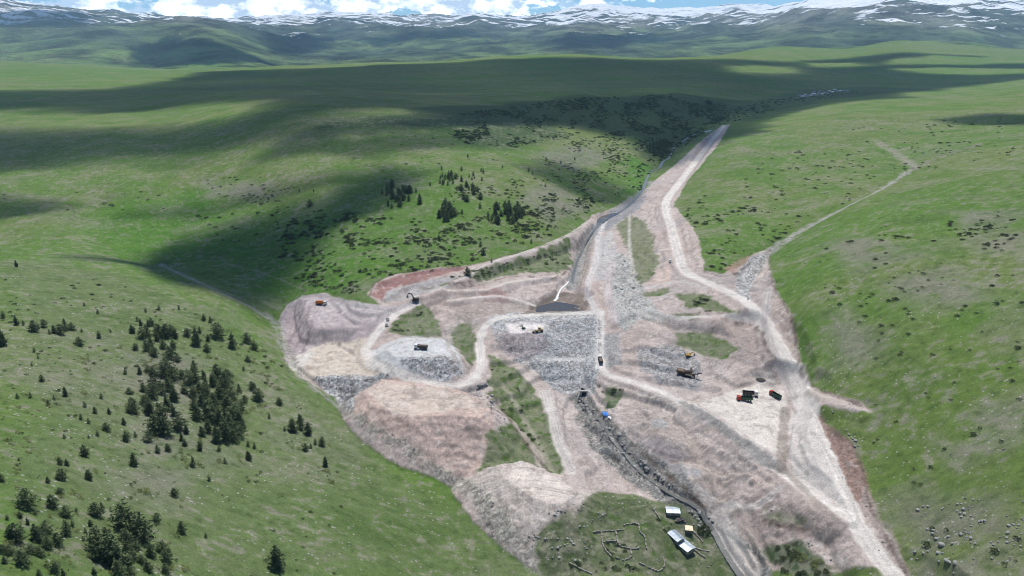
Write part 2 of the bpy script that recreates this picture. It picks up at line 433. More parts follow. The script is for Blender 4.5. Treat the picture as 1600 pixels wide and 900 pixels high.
for area, n_, hmax in [([(960,560),(1060,600),(1060,640),(1000,620)], 40, 1.4), ([(1080,730),(1200,740),(1230,790),(1150,800)], 60, 1.8), ([(1090,690),(1180,720),(1180,760),(1110,740)], 40, 1.6), ([(1170,790),(1270,810),(1290,850),(1190,850)], 50, 1.5),
                  ([(985,500),(1040,505),(1050,545),(985,550)], 26, 1.4), ([(958,410),(990,420),(1010,500),(965,500)], 26, 1.2), ([(1090,500),(1180,510),(1200,590),(1120,590)], 40, 1.5), ([(700,470),(770,478),(760,500),(710,520),(690,490)], 30, 1.6),
                  ([(760,500),(790,510),(775,560),(752,560)], 12, 1.0), ([(1120,450),(1180,430),(1200,470),(1150,470)], 26, 1.3), ([(895,400),(925,360),(920,440),(900,450)], 22, 1.8), ([(640,655),(740,660),(700,735)], 30, 1.0), ([(985,625),(1050,640),(1040,690),(990,680)], 30, 1.2),
                  ([(1215,470),(1240,520),(1250,590),(1235,590),(1215,520)], 18, 1.2), ([(1290,650),(1330,720),(1350,790),(1320,780),(1285,690)], 30, 1.3), ([(900,640),(960,740),(940,770),(890,700)], 30, 1.0)]:
    W_ = to_world(area)[:, :2]; lo, hi = W_.min(0), W_.max(0); k_ = 0
    for _t in range(n_ * 8):
        if k_ >= n_: break
        x = rh.uniform(lo[0], hi[0]); y = rh.uniform(lo[1], hi[1])
        if poly_sd(np.array([x]), np.array([y]), W_)[0] > 0: continue
        k_ += 1
        s = gsel(x - 8, x + 8, y - 8, y + 8)
        a_ = rh.uniform(0, 3.14); dx_, dy_ = GX[s] - x, GY[s] - y
        u_ = dx_ * math.cos(a_) + dy_ * math.sin(a_); v_ = -dx_ * math.sin(a_) + dy_ * math.cos(a_)
        q_ = np.sqrt((u_ / rh.uniform(1.6, 4.5)) ** 2 + (v_ / rh.uniform(1.3, 2.4)) ** 2)
        GZ[s] += rh.uniform(0.4, 1.0) * hmax * 0.5 * np.clip(1 - q_, -0.05, 1) * np.clip(2.2 - q_, 0, 1) * (1 - ROADM[s])

# ------------------------------------------------------------------ what the ground is made of
COL = np.zeros((NR, NC, 3)); ROCK = np.zeros((NR, NC)); BARE = np.zeros((NR, NC))
n1 = fbm(GX, GY, 130, 5, 41, 0.6); n2 = fbm(GX, GY, 28, 4, 42); n3 = fbm(GX, GY, 700, 3, 43)
n4 = fbm(GX, GY, 6, 3, 44)
def C3(*c): return np.array(c)
g_lush, g_dry, g_stone = C3(0.084, 0.152, 0.028), C3(0.124, 0.160, 0.052), C3(0.158, 0.156, 0.118)
f = smooth(-0.35, 0.35, n1 * 0.7 + n2 * 0.45 + n3 * 0.3)[..., None]
COL[:] = g_lush * (1 - f) + g_dry * f
f = (smooth(0.18, 0.6, n2 * 0.6 + n4 * 0.5 + n1 * 0.3) * 0.45)[..., None]
COL[:] = COL * (1 - f) + g_stone * f

def zone(P, soft=2.0, warp=2.5, wscale=10, seed=1, world=False):
    W_ = P if world else to_world(P)
    mar = soft + warp + 2
    s = gsel(W_[:, 0].min() - mar, W_[:, 0].max() + mar, W_[:, 1].min() - mar, W_[:, 1].max() + mar)
    X, Y = GX[s], GY[s]
    d = poly_sd(X, Y, W_[:, :2]) + fbm(X, Y, wscale, 4, seed) * warp
    return s, 1 - smooth(-soft, soft, d)

def paint(P, col, soft=1.2, warp=2.5, wscale=9, amount=1.0, rock=None, bare=None, seed=1, break_up=0.0):
    s, m = zone(P, soft, warp, wscale, seed)
    if break_up:
        m = m * smooth(-break_up, break_up * 0.4, fbm(GX[s], GY[s], wscale * 0.6, 4, seed + 5) + 0.15)
    m = m * amount
    k = m[..., None]
    COL[s] = COL[s] * (1 - k) + C3(*col) * k
    if rock is not None: ROCK[s] = ROCK[s] * (1 - m) + rock * m
    if bare is not None: BARE[s] = BARE[s] * (1 - m) + bare * m

def stroke(P, width, col, soft=0.8, warp=0.8, amount=1.0, rock=None, bare=None, step=12, seed=3, wob=6, break_up=0.0, ruts=()):
    D = dense(P, step)
    W_ = to_world(D[:, :2])
    wv = D[:, 2] if D.shape[1] > 2 else np.full(len(D), width)
    mx = wv.max()
    s = gsel(W_[:, 0].min() - mx * 2 - 6, W_[:, 0].max() + mx * 2 + 6, W_[:, 1].min() - mx * 2 - 6, W_[:, 1].max() + mx * 2 + 6)
    X, Y = GX[s], GY[s]
    d, ww = line_dist(X, Y, W_[:, :2], wv)
    m = 1 - smooth(-soft, soft, d - ww / 2 + fbm(X, Y, wob, 3, seed) * warp)
    if break_up:
        m = m * smooth(-break_up, break_up * 0.4, fbm(X, Y, wob * 0.6, 4, seed + 5) + 0.15)
    m = m * amount
    k = m[..., None]
    COL[s] = COL[s] * (1 - k) + C3(*col) * k
    for ro in ruts:
        rm = np.exp(-((np.abs(d + fbm(X, Y, 25, 2, seed + 9) * 0.7) - ro) / 0.42) ** 2) * smooth(-0.5, 0.3, fbm(X, Y, 18, 2, seed + 11 + int(ro * 3))) * m
        COL[s] *= (1 - 0.30 * rm)[..., None]; GZ[s] -= 0.14 * rm
    if rock is not None: ROCK[s] = ROCK[s] * (1 - m) + rock * m
    if bare is not None: BARE[s] = BARE[s] * (1 - m) + bare * m
    return W_

# meadow tints
paint([(150,330),(300,300),(430,330),(520,380),(560,440),(450,470),(380,440),(250,410),(160,400)], (0.060,0.150,0.016), 40, 30, 90, 0.8)
paint([(1300,640),(1400,560),(1600,560),(1600,720),(1480,760),(1350,700)], (0.072,0.135,0.018), 30, 25, 60, 0.6)
paint([(1400,300),(1600,260),(1600,350),(1450,330)], (0.072,0.140,0.020), 30, 25, 60, 0.6)
paint([(560,300),(700,280),(820,330),(820,400),(600,420),(440,440),(400,330)], (0.066,0.145,0.020), 40, 30, 60, 0.55)
paint([(0,410),(200,430),(330,480),(420,560),(560,660),(800,860),(600,900),(0,900)], (0.122,0.148,0.072), 18, 14, 60, 0.7)
paint([(280,820),(500,700),(700,780),(840,900),(420,900)], (0.092,0.135,0.045), 20, 14, 60, 0.6)
for i, q in enumerate([[(200,560),(300,560),(330,700),(230,700)], [(310,280),(420,285),(430,310),(320,310)], [(800,310),(860,290),(930,330),(860,350)],
          [(840,240),(900,225),(960,240),(900,270)], [(1380,440),(1480,420),(1560,470),(1420,480)], [(1290,380),(1360,370),(1440,400),(1350,430)],
          [(1480,330),(1600,325),(1600,400),(1520,400)], [(1300,490),(1340,520),(1380,560),(1300,580)], [(1460,690),(1600,620),(1600,680),(1500,740)],
          [(1420,800),(1560,780),(1600,840),(1600,900),(1430,890)], [(200,740),(330,690),(360,720),(250,780)]]):
    paint(q, (0.185,0.180,0.140), 12, 12, 25, 0.75, rock=0.35, seed=50 + i, break_up=0.5)

tp = fbm(GX * 0.7, GY, 34, 5, 45, 0.62)
k = (smooth(0.12, 0.42, tp) * 0.36 * (GY < 2500))[..., None]; COL[:] = COL * (1 - k) + C3(0.160,0.162,0.112) * k
k = (smooth(0.15, 0.5, -tp) * 0.5 * (GY < 2500))[..., None]; COL[:] = COL * (1 - k) + C3(0.062,0.108,0.026) * k
# bare, worked ground
DIRT = (0.445,0.372,0.335)
paint(S_DIRT, DIRT, 0.9, 2.6, 12, 1, rock=0.25, bare=1)
rs = RAISED * (GY < 1500); COL[:] = COL * (1 - rs[..., None]) + C3(*DIRT) * rs[..., None]; BARE[:] = np.maximum(BARE, rs); ROCK[:] = np.maximum(ROCK, rs * 0.35)
# colour of the worked ground varies
s = gsel(-420, 420, 180, 1500)
bm = BARE[s]
q = fbm(GX[s], GY[s], 38, 5, 81); q2 = fbm(GX[s], GY[s], 9, 4, 82); q3 = fbm(GX[s], GY[s], 90, 3, 83)
k = (smooth(-0.1, 0.45, q) * 0.6 * bm)[..., None]; COL[s] = COL[s] * (1 - k) + C3(0.335,0.305,0.290) * k
k = (smooth(0.0, 0.5, -q + q2 * 0.5) * 0.5 * bm)[..., None]; COL[s] = COL[s] * (1 - k) + C3(0.29,0.235,0.205) * k
k = (smooth(0.1, 0.6, q3 + q2 * 0.4) * 0.45 * bm)[..., None]; COL[s] = COL[s] * (1 - k) + C3(0.46,0.415,0.38) * k
COL[s] *= (1 + (q2 * 0.12 * bm)[..., None])
ROCK[s] = np.maximum(ROCK[s], bm * smooth(0.0, 0.5, q2 + q * 0.5) * 0.6)

# mauve heap, beige terrace, pale heaps
paint([(438,500),(450,476),(472,461),(505,459),(560,475),(625,484),(608,506),(592,530),(520,535),(448,560)], (0.375,0.330,0.325), 1, 2, 8, 1, rock=0.2)
paint([(438,500),(450,476),(470,464),(480,490),(492,512),(480,540),(447,556)], (0.33,0.28,0.282), 1, 2, 5, 1, rock=0.35)
paint([(492,512),(600,510),(590,530),(520,536),(482,542)], (0.34,0.29,0.288), 1, 1.5, 8, 1, rock=0.15)
paint([(446,565),(490,543),(520,533),(570,530),(575,560),(612,584),(555,592),(500,592),(465,588)], (0.50,0.435,0.365), 1.5, 3, 9, 1, rock=0.15)
paint([(446,565),(480,548),(492,552),(470,585),(452,575)], (0.52,0.49,0.45), 1, 1, 4, 0.8, rock=0.3)
paint([(490,592),(560,585),(612,585),(600,600),(560,612),(550,640),(520,622)], (0.400,0.400,0.395), 1.2, 2.5, 6, 1, rock=1.0)
paint([(556,620),(600,592),(700,604),(775,650),(775,680),(740,742),(700,742),(640,712),(580,672),(552,650)], (0.49,0.375,0.325), 1.2, 2.5, 8, 1, rock=0.3)
paint([(572,612),(610,598),(690,608),(735,622),(755,640),(700,642),(640,650),(600,640)], (0.50,0.42,0.36), 1.5, 3, 9, 1, rock=0.1)
paint([(640,660),(750,650),(740,730),(680,730),(620,690)], (0.45,0.35,0.31), 3, 4, 8, 0.5)
paint([(735,752),(775,727),(812,721),(870,744),(900,765),(930,780),(900,832),(850,836),(795,812),(750,772)], (0.50,0.44,0.395), 1.2, 2, 8, 1, rock=0.3)
paint([(800,728),(870,747),(895,766),(880,782),(840,774),(800,748)], (0.56,0.50,0.445), 1.2, 2, 8, 1, rock=0.05)
paint([(580,548),(640,524),(692,529),(718,556),(724,585),(702,596),(660,590),(612,572),(588,562)], (0.50,0.50,0.49), 1, 1.5, 6, 1, rock=0.25)
paint([(620,562),(690,556),(718,565),(722,585),(702,595),(660,588)], (0.44,0.44,0.435), 1.5, 3, 6, 1, rock=1.0)
# cut bays in the left abutment
paint([(580,462),(590,442),(630,428),(700,418),(730,418),(660,440),(610,452),(596,470)], (0.27,0.145,0.130), 1.0, 1.5, 8, 0.95, rock=0.2)
paint([(600,470),(604,455),(660,440),(720,430),(690,450),(640,468)], (0.34,0.33,0.32), 1.5, 2, 8, 0.9, rock=0.2)
paint([(740,452),(790,455),(800,470),(760,470)], (0.33,0.21,0.19), 2, 3, 6, 0.7)
paint([(720,470),(840,470),(845,487),(780,492),(740,500),(700,500)], (0.31,0.27,0.235), 3, 4, 9, 0.7, rock=0.5)
# dam faces
paint([(762,497),(800,490),(935,485),(946,500),(940,560),(930,612),(905,618),(870,612),(838,580),(800,560),(775,530)], (0.43,0.43,0.42), 0.8, 1.5, 5, 1, rock=1.0)
paint([(776,520),(850,522),(860,540),(840,556),(800,560),(780,540)], (0.345,0.300,0.300), 1.5, 2, 6, 0.9, rock=0.8)
paint([(790,503),(852,504),(848,519),(796,521)], (0.56,0.52,0.50), 0.8, 1.0, 5, 1, rock=0.05)
paint([(836,554),(930,552),(930,559),(838,561)], (0.42,0.42,0.41), 0.5, 0.6, 5, 0.8, rock=0.3)
paint([(812,492),(826,478),(845,468),(870,455),(905,452),(925,470),(915,486),(880,492)], (0.17,0.14,0.115), 1.5, 2, 5, 0.85, rock=0.4)
# grey chute and stony slope on the right abutment
paint([(962,395),(975,398),(1000,440),(1015,470),(1040,495),(1000,500),(975,520),(958,500),(955,440)], (0.40,0.40,0.375), 1.2, 2.5, 6, 0.95, rock=0.8)
paint([(935,375),(955,360),(965,400),(955,430),(930,440)], (0.44,0.44,0.43), 1.5, 2.5, 6, 0.7, rock=0.7)
paint([(995,545),(1060,540),(1095,570),(1090,610),(1050,605),(1000,580)], (0.31,0.31,0.31), 1.5, 3, 6, 0.9, rock=0.9)
paint([(935,520),(970,520),(970,570),(945,575)], (0.31,0.305,0.30), 1.2, 2, 6, 0.9, rock=0.6)
paint([(1130,420),(1170,400),(1180,396),(1178,430),(1150,432)], (0.33,0.20,0.165), 1.2, 1.5, 5, 0.7, rock=0.3)
paint([(1150,425),(1175,400),(1205,390),(1190,420),(1175,440),(1170,470),(1150,465)], (0.43,0.43,0.42), 1.2, 2, 5, 0.9, rock=1.0)
paint([(1010,445),(1030,425),(1045,415),(1050,440),(1040,448)], (0.47,0.375,0.325), 1, 1.5, 6, 0.9, rock=0.1)
paint([(900,380),(925,350),(930,380),(915,440),(900,460),(892,440),(890,400)], (0.33,0.285,0.25), 1.5, 2.5, 6, 0.8, rock=0.8)
paint([(1150,500),(1195,510),(1205,545),(1230,600),(1190,590),(1150,560),(1130,530)], (0.30,0.255,0.235), 2, 3, 6, 0.7, rock=0.5)
# yard
paint([(1090,632),(1150,608),(1180,598),(1225,610),(1232,650),(1222,700),(1216,712),(1180,690),(1130,655)], (0.55,0.505,0.455), 1.2, 2, 8, 1, rock=0.05)
paint([(1180,598),(1170,580),(1200,575),(1225,608)], (0.44,0.40,0.36), 2, 2, 8, 0.7)
# cut bank along the road on the far right
paint([(1212,460),(1240,500),(1250,575),(1270,606),(1260,612),(1240,580),(1228,530),(1205,480)], (0.405,0.335,0.29), 1, 1.5, 5, 0.9, rock=0.4)
paint([(1276,640),(1302,672),(1332,695),(1350,737),(1366,800),(1345,810),(1315,745),(1290,690)], (0.25,0.165,0.135), 1, 1.5, 5, 0.9, rock=0.6)
paint([(1350,760),(1372,800),(1425,905),(1395,905),(1340,800)], (0.37,0.31,0.275), 1, 1.5, 5, 0.8, rock=0.5)
# lower right works
paint([(960,640),(1010,630),(1060,660),(1110,700),(1160,740),(1150,780),(1100,770),(1040,740),(990,700)], (0.35,0.30,0.265), 3, 4, 10, 0.6, rock=0.3)
paint([(985,668),(1040,690),(1078,716),(1040,728),(1000,700)], (0.285,0.250,0.248), 1, 1.5, 6, 0.9, rock=0.15)
paint([(1040,724),(1100,736),(1098,752),(1062,750)], (0.275,0.270,0.268), 1, 1.5, 6, 0.9, rock=0.15)
paint([(1150,780),(1210,770),(1290,810),(1320,840),(1290,850),(1200,830)], (0.27,0.225,0.205), 2, 4, 7, 0.8, rock=0.5)
paint([(1020,655),(1045,660),(1040,672),(1020,668)], (0.30,0.31,0.30), 1, 1, 6, 0.8)
# river bed
stroke([(905,622,8),(930,665,15),(965,705,18),(1000,735,18),(1045,768,17),(1090,800,16),(1118,835,13),(1140,865,14),(1170,905,16)], 16, (0.235,0.230,0.215), 1, 3, 1, rock=1.0, bare=1)
stroke([(893,452,10),(905,410,10),(928,365,12),(948,340,14),(985,318,16),(1012,285,14)], 12, (0.27,0.27,0.26), 1, 3, 0.9, rock=0.8, bare=1)
paint([(925,350),(945,338),(985,320),(1010,305),(1000,325),(965,350),(945,360)], (0.24,0.25,0.27), 2, 4, 8, 0.8, rock=0.7)
# side gully on the right: washed stones
stroke([(1180,425,8),(1205,392,7),(1250,362,6),(1320,325,6),(1380,294,5),(1425,265,4)], 8, (0.32,0.315,0.285), 2, 3, 0.95, rock=0.9, bare=1, wob=9, break_up=0.6)
stroke([(1425,265,7),(1470,245,8),(1530,225,8)], 8, (0.22,0.21,0.165), 3, 6, 0.7, rock=0.6, wob=9, break_up=0.5)
stroke([(1430,262,10),(1400,240,10),(1365,218,8)], 8, (0.30,0.27,0.235), 3, 5, 0.7, rock=0.6, break_up=0.5)
# gully on the left
stroke([(250,414,5),(330,450,5),(400,485,5),(432,508,6),(445,540,8),(470,588,4),(520,628,3),(562,655,4),(640,706,4),(700,745,6),(745,776,8),(790,826,10),(850,880,11),(880,905,12)], 6, (0.29,0.285,0.245), 1.5, 3, 0.8, rock=0.9, wob=7, break_up=0.5)
stroke([(60,398,3),(95,355,4),(130,325,4),(150,305,3)], 4, (0.17,0.17,0.11), 2, 4, 0.45, rock=0.5, wob=9, break_up=0.5)
stroke([(0,300,3),(80,315,3),(125,330,3)], 4, (0.16,0.16,0.10), 2, 3, 0.6, wob=9)
stroke([(355,412,2),(420,430,2),(480,455,2)], 2, (0.20,0.21,0.12), 1, 1, 0.7)

# grass left standing inside the works
GR = (0.082,0.128,0.038)
for i, (q, c) in enumerate([
  ([(604,520),(618,500),(655,474),(676,488),(690,526),(640,526)], GR), ([(710,512),(735,504),(745,540),(738,575),(724,560),(704,535)], (0.092,0.130,0.050)),
  ([(765,558),(800,572),(835,610),(862,660),(878,735),(860,738),(828,700),(800,660),(765,612)], GR), ([(750,736),(757,700),(782,660),(810,668),(835,700),(842,730),(810,722),(775,728)], GR),
  ([(690,446),(745,420),(830,400),(890,374),(894,415),(872,429),(800,428),(745,442)], GR), ([(962,352),(985,335),(1008,345),(1022,380),(1030,412),(1012,440),(998,448),(985,400)], (0.14,0.165,0.085)),
  ([(1058,460),(1085,458),(1112,463),(1130,478),(1150,490),(1105,488),(1075,478)], GR), ([(1052,520),(1110,522),(1152,545),(1140,562),(1100,556),(1060,540)], GR),
  ([(938,610),(960,603),(976,618),(955,634),(940,627)], (0.075,0.115,0.05)), ([(1004,456),(1045,448),(1050,457),(1010,465)], GR), ([(1045,488),(1092,489),(1090,497),(1050,498)], (0.10,0.11,0.06)),
  ([(1198,858),(1240,842),(1290,872),(1305,905),(1235,905)], (0.062,0.09,0.045)), ([(1190,795),(1230,800),(1260,815),(1225,822),(1195,812)], (0.16,0.16,0.12)),
  ([(838,838),(905,800),(935,768),(990,778),(1050,790),(1085,800),(1108,832),(1130,870),(1150,905),(850,905)], (0.082,0.135,0.036))]):
    paint(q, c, 1.6, 4.5, 6, 1, rock=0.12, bare=0, seed=90 + i)
    paint(q, (0.30,0.26,0.22), 3, 3, 5, 0.32, seed=120 + i, break_up=0.2) 
    if i == 13: paint(q, (0.20,0.19,0.14), 3, 3, 7, 0.6, seed=140, break_up=0.3, rock=0.5); paint(q, (0.045,0.075,0.022), 3, 3, 6, 0.6, seed=141, break_up=0.25)
stroke([(785,600,3),(810,640,3),(840,690,3),(862,735,3)], 3, (0.30,0.28,0.21), 1, 1, 0.7, bare=1)
stroke([(748,632,4),(790,650,4),(830,695,4),(845,722,5)], 4, (0.36,0.31,0.27), 1, 1, 0.9, bare=1)
stroke([(984,335,3),(983,370,3),(985,400,3),(990,425,3)], 3, (0.45,0.43,0.39), 1, 1.5, 0.8, bare=1)
stroke([(706,512,3),(700,540,3),(716,566,3)], 3, (0.34,0.31,0.27), 1, 1.5, 0.7, bare=1)

s = gsel(-420, 420, 180, 1300)
# small-scale scars: scraped dark soil, dust and tipped stones
e1 = fbm(GX[s], GY[s], 5.5, 4, 86, 0.6, True); e2 = fbm(GX[s], GY[s], 4.0, 3, 87)
free = BARE[s] * (1 - ROADM[s])
k = (smooth(0.35, 0.7, e1) * 0.40 * free)[..., None]; COL[s] = COL[s] * (1 - k) + C3(0.23,0.19,0.165) * k
k = (smooth(0.25, 0.6, e2) * 0.45 * free)[..., None]; COL[s] = COL[s] * (1 - k) + C3(0.56,0.50,0.455) * k
# wheel-worn roads
RD = (0.60,0.56,0.515)
for L, w, c in [
  ([(1132,196),(1100,235),(1062,285),(1040,318),(1048,350),(1058,390),(1072,425),(1120,448),(1170,475),(1205,520),(1232,570),(1260,640),(1290,710),(1325,790),(1365,860),(1400,905)], 8.5, RD),
  ([(650,476),(618,492),(592,517),(573,545),(580,566),(620,582),(670,598),(715,602),(742,590),(752,565),(749,535),(760,508),(780,497),(840,492),(900,490),(938,488)], 6.0, RD),
  ([(650,476),(600,484),(560,480),(510,475)], 7, (0.44,0.40,0.385)),
  ([(935,488),(918,455),(930,410),(935,370),(946,345)], 4.5, (0.52,0.49,0.47)), ([(960,500),(952,470),(950,440),(958,410)], 6, (0.45,0.40,0.385)),
  ([(938,488),(938,520),(938,560),(950,585),(1000,600),(1060,625),(1130,665),(1200,720),(1260,765),(1320,805)], 5.5, RD),
  ([(645,466),(700,446),(735,428),(760,413),(830,391),(890,366),(915,348)], 3.6, (0.47,0.42,0.39)),
  ([(700,454),(760,452),(790,442),(870,431)], 3.0, (0.50,0.46,0.42)), ([(700,470),(780,463),(835,477)], 3.0, (0.52,0.48,0.44)),
  ([(960,470),(985,484),(1020,494),(1060,497),(1130,493),(1172,498)], 3.6, (0.50,0.47,0.43)), ([(1265,612),(1300,625),(1355,641)], 4, (0.46,0.40,0.36)),
  ([(852,612),(862,650),(872,690),(893,735)], 6, (0.50,0.46,0.42)), ([(1090,765),(1125,800),(1150,850),(1180,900)], 6, (0.50,0.46,0.425)), 
  ([(1100,450),(1060,440),(1010,450)], 5, (0.45,0.41,0.385)), ([(1200,455),(1195,500),(1215,560),(1240,620)], 5, (0.43,0.39,0.365)),
  ([(1160,880),(1110,800),(1180,790),(1215,765)], 3.5, (0.46,0.42,0.39))]:
    stroke(L, w, c, 1.0, 1.4, 0.9, rock=0.03, bare=1, wob=5, ruts=(0.9, 2.6) if w > 5 else (0.9,))
# ruts worn in the wider tracks
for off in (-3, 3):
    stroke([(1040 + off, 318),(1048 + off, 350),(1058 + off, 390),(1072 + off, 425)], 1.4, (0.40,0.36,0.33), 0.6, 0.5, 0.5)
    stroke([(938 + off * 0.6, 500),(938 + off * 0.6, 550)], 0.9, (0.34,0.32,0.31), 0.4, 0.2, 0.6)
    stroke([(1290 + off * 2, 710),(1325 + off * 2, 790),(1365 + off * 2, 860),(1400 + off * 2, 905)], 0.8, (0.40,0.36,0.33), 0.4, 0.4, 0.5)
    stroke([(1060, 625 + off),(1130, 665 + off),(1200, 720 + off)], 1.0, (0.40,0.36,0.33), 0.5, 0.4, 0.5)
paint([(1235,640),(1262,648),(1308,770),(1300,795),(1242,742),(1230,700)], (0.50,0.46,0.425), 1.2, 2, 8, 0.9, rock=0.1)
# tracks of machines wandering over the works
rt = random.Random(5)
for i in range(90):
    x0_, y0_ = rt.choice([(1100, 780), (1160, 720), (1230, 820), (1020, 640), (700, 620), (640, 640), (520, 560), (840, 760), (1040, 420), (1050, 360), (1160, 455), (1150, 640), (920, 700), (890, 650), (1260, 690), (1000, 560), (560, 490), (780, 470), (980, 450)])
    x0_ += rt.uniform(-45, 45); y0_ += rt.uniform(-22, 22); an = rt.uniform(-0.5, 0.9); L = [(x0_, y0_)]
    for _k in range(3): an += rt.uniform(-0.5, 0.5); L.append((L[-1][0] + math.cos(an) * rt.uniform(12, 26), L[-1][1] + math.sin(an) * rt.uniform(5, 14)))
    W_ = to_world(L)[:, :2]; s = gsel(W_[:, 0].min() - 4, W_[:, 0].max() + 4, W_[:, 1].min() - 4, W_[:, 1].max() + 4)
    if s is None: continue
    d_, _u = line_dist(GX[s], GY[s], W_)
    rm = np.exp(-((np.abs(d_) - 0.9) / 0.4) ** 2) * BARE[s] * (1 - ROCK[s])
    COL[s] *= (1 - rt.choice([0.3, 0.22, -0.2]) * rm)[..., None]; GZ[s] -= 0.1 * rm
s = gsel(-420, 420, 180, 1300)
rl = fbm(GX[s], GY[s], 16, 4, 85, 0.55, True)
k = (smooth(0.55, 0.85, rl) * 0.45 * BARE[s] * (1 - ROADM[s]))[..., None]; COL[s] = COL[s] * (1 - k) + C3(0.20,0.165,0.145) * k
# dark topsoil lines where the turf was cut, and dark ditch bands
SOIL = (0.115,0.085,0.068)
for L in ([(577,464),(584,444),(618,428),(690,418),(730,416),(790,400),(850,384),(905,358)], [(700,443),(745,446),(800,432),(868,434),(890,418)], [(1204,390),(1202,420),(1212,455),(1236,495),(1245,540),(1252,580),(1268,602),(1300,615),(1362,641)],
          [(1300,672),(1330,695),(1348,735),(1360,790),(1420,905)], [(1150,505),(1178,507),(1192,522),(1196,545),(1212,562)], [(930,640),(950,652),(1012,717),(1090,782),(1110,800)],
          [(1100,424),(1125,432),(1150,428),(1168,414)], [(765,612),(800,662),(828,702),(858,738)], [(652,455),(690,448),(735,440)], [(1045,745),(1060,760),(1090,775)], [(1196,812),(1230,822),(1262,830)]):
    stroke(L, 1.5, SOIL, 0.7, 1.2, 0.75, rock=0.5, bare=1, wob=4, break_up=0.6)
stroke([(1068,630),(1120,662),(1180,706),(1222,735)], 4.5, (0.25,0.235,0.22), 1, 1.2, 0.8, rock=0.5, bare=1)
stroke([(1226,640),(1224,680),(1220,735)], 5, (0.27,0.235,0.205), 1, 1.2, 0.8, rock=0.4, bare=1)
stroke([(1226,735),(1262,770),(1310,815)], 4, (0.27,0.235,0.205), 1, 1.2, 0.7, rock=0.4, bare=1)
# dark stripes painted down the mauve heap's left face as shade in its grooves
for i, L in enumerate(([(478,470),(468,500),(450,540)], [(484,480),(476,512),(460,548)], [(488,500),(482,525),(472,552)])): stroke(L, 2.2, (0.20,0.165,0.165), 1.2, 1.2, 0.7, rock=0.3, bare=1, seed=30 + i)
# earth thrown up or cut away where nothing else was painted
raw = smooth(0.5, 1.2, np.abs(GZ - BASEZ)) * (1 - BARE) * smooth(-80, 0, GX + 0.55 * GY - 150)  * (GY < 1500)
# dark scrub of the shaded ridge
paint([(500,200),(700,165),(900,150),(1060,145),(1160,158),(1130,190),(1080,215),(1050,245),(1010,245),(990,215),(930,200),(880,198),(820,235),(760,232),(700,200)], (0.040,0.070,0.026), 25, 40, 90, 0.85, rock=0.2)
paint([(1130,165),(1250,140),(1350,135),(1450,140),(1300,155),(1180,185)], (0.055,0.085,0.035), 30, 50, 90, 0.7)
paint([(985,245),(1020,262),(1010,290),(990,310),(975,300)], (0.06,0.15,0.015), 6, 8, 20, 0.9)

# mountains: pasture, rock, snow lying in hollows
far = smooth(6800, 8500, GY)
pm = fbm(GX, GY, 900, 5, 61)
k = (far * 0.9)[..., None]
mcol = C3(0.088,0.125,0.050) * (1 - smooth(250, 650, GZ + pm * 120)[..., None]) + C3(0.155,0.145,0.125) * smooth(250, 650, GZ + pm * 120)[..., None]
COL[:] = COL * (1 - k) + mcol * k
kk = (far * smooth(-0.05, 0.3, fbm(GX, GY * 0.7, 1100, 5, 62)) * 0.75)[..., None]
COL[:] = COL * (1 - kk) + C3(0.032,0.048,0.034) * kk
_unused = None
sn = fbm(GX + GY * 0.15, GY * 0.45, 420, 5, 63, 0.55, True) * 0.55 + fbm(GX, GY, 1500, 3, 64) * 0.35 - RID * 0.10
SNOW = far * smooth(0.0, 0.05, sn - 0.52 + smooth(330, 1000, GZ) * 0.8) * smooth(320, 420, GZ + pm * 60)
ROCK[:] *= (1 - far)
COL[:] *= (1 + (n4 * 0.10 * (1 - far) + n2 * 0.08)[..., None])
n5 = fbm(GX, GY, 2.6, 2, 47)
dry = (smooth(0.05, 0.55, n5 * 0.6 + n4 * 0.45 + n2 * 0.3) * 0.8 * (1 - BARE) * (GY < 1300))[..., None]
COL[:] = COL * (1 - dry) + C3(0.190,0.188,0.135) * dry
dk = (smooth(0.1, 0.6, -n5 * 0.6 - n4 * 0.4) * 0.6 * (1 - BARE) * (GY < 1300))[..., None]
COL[:] = COL * (1 - dk) + C3(0.050,0.085,0.025) * dk
COL[:] = np.clip(COL, 0.005, 0.9)
# stones and clods as real relief where the ground is rocky
clod = fbm(GX, GY, 1.5, 2, 91) * 0.55 + fbm(GX, GY, 3.2, 2, 92, 0.5, True) * 0.35
GZ += clod * (ROCK * 0.42 + BARE * 0.12) * (GY < 1400)
GZ += fbm(GX, GY, 3.4, 3, 94, 0.6, True) * 0.38 * BARE * (1 - ROADM * 0.8) * (GY < 1000)
GZ += fbm(GX * 0.45, GY, 3.0, 3, 93) * 0.50 * (GY < 1100) * (1 - BARE)

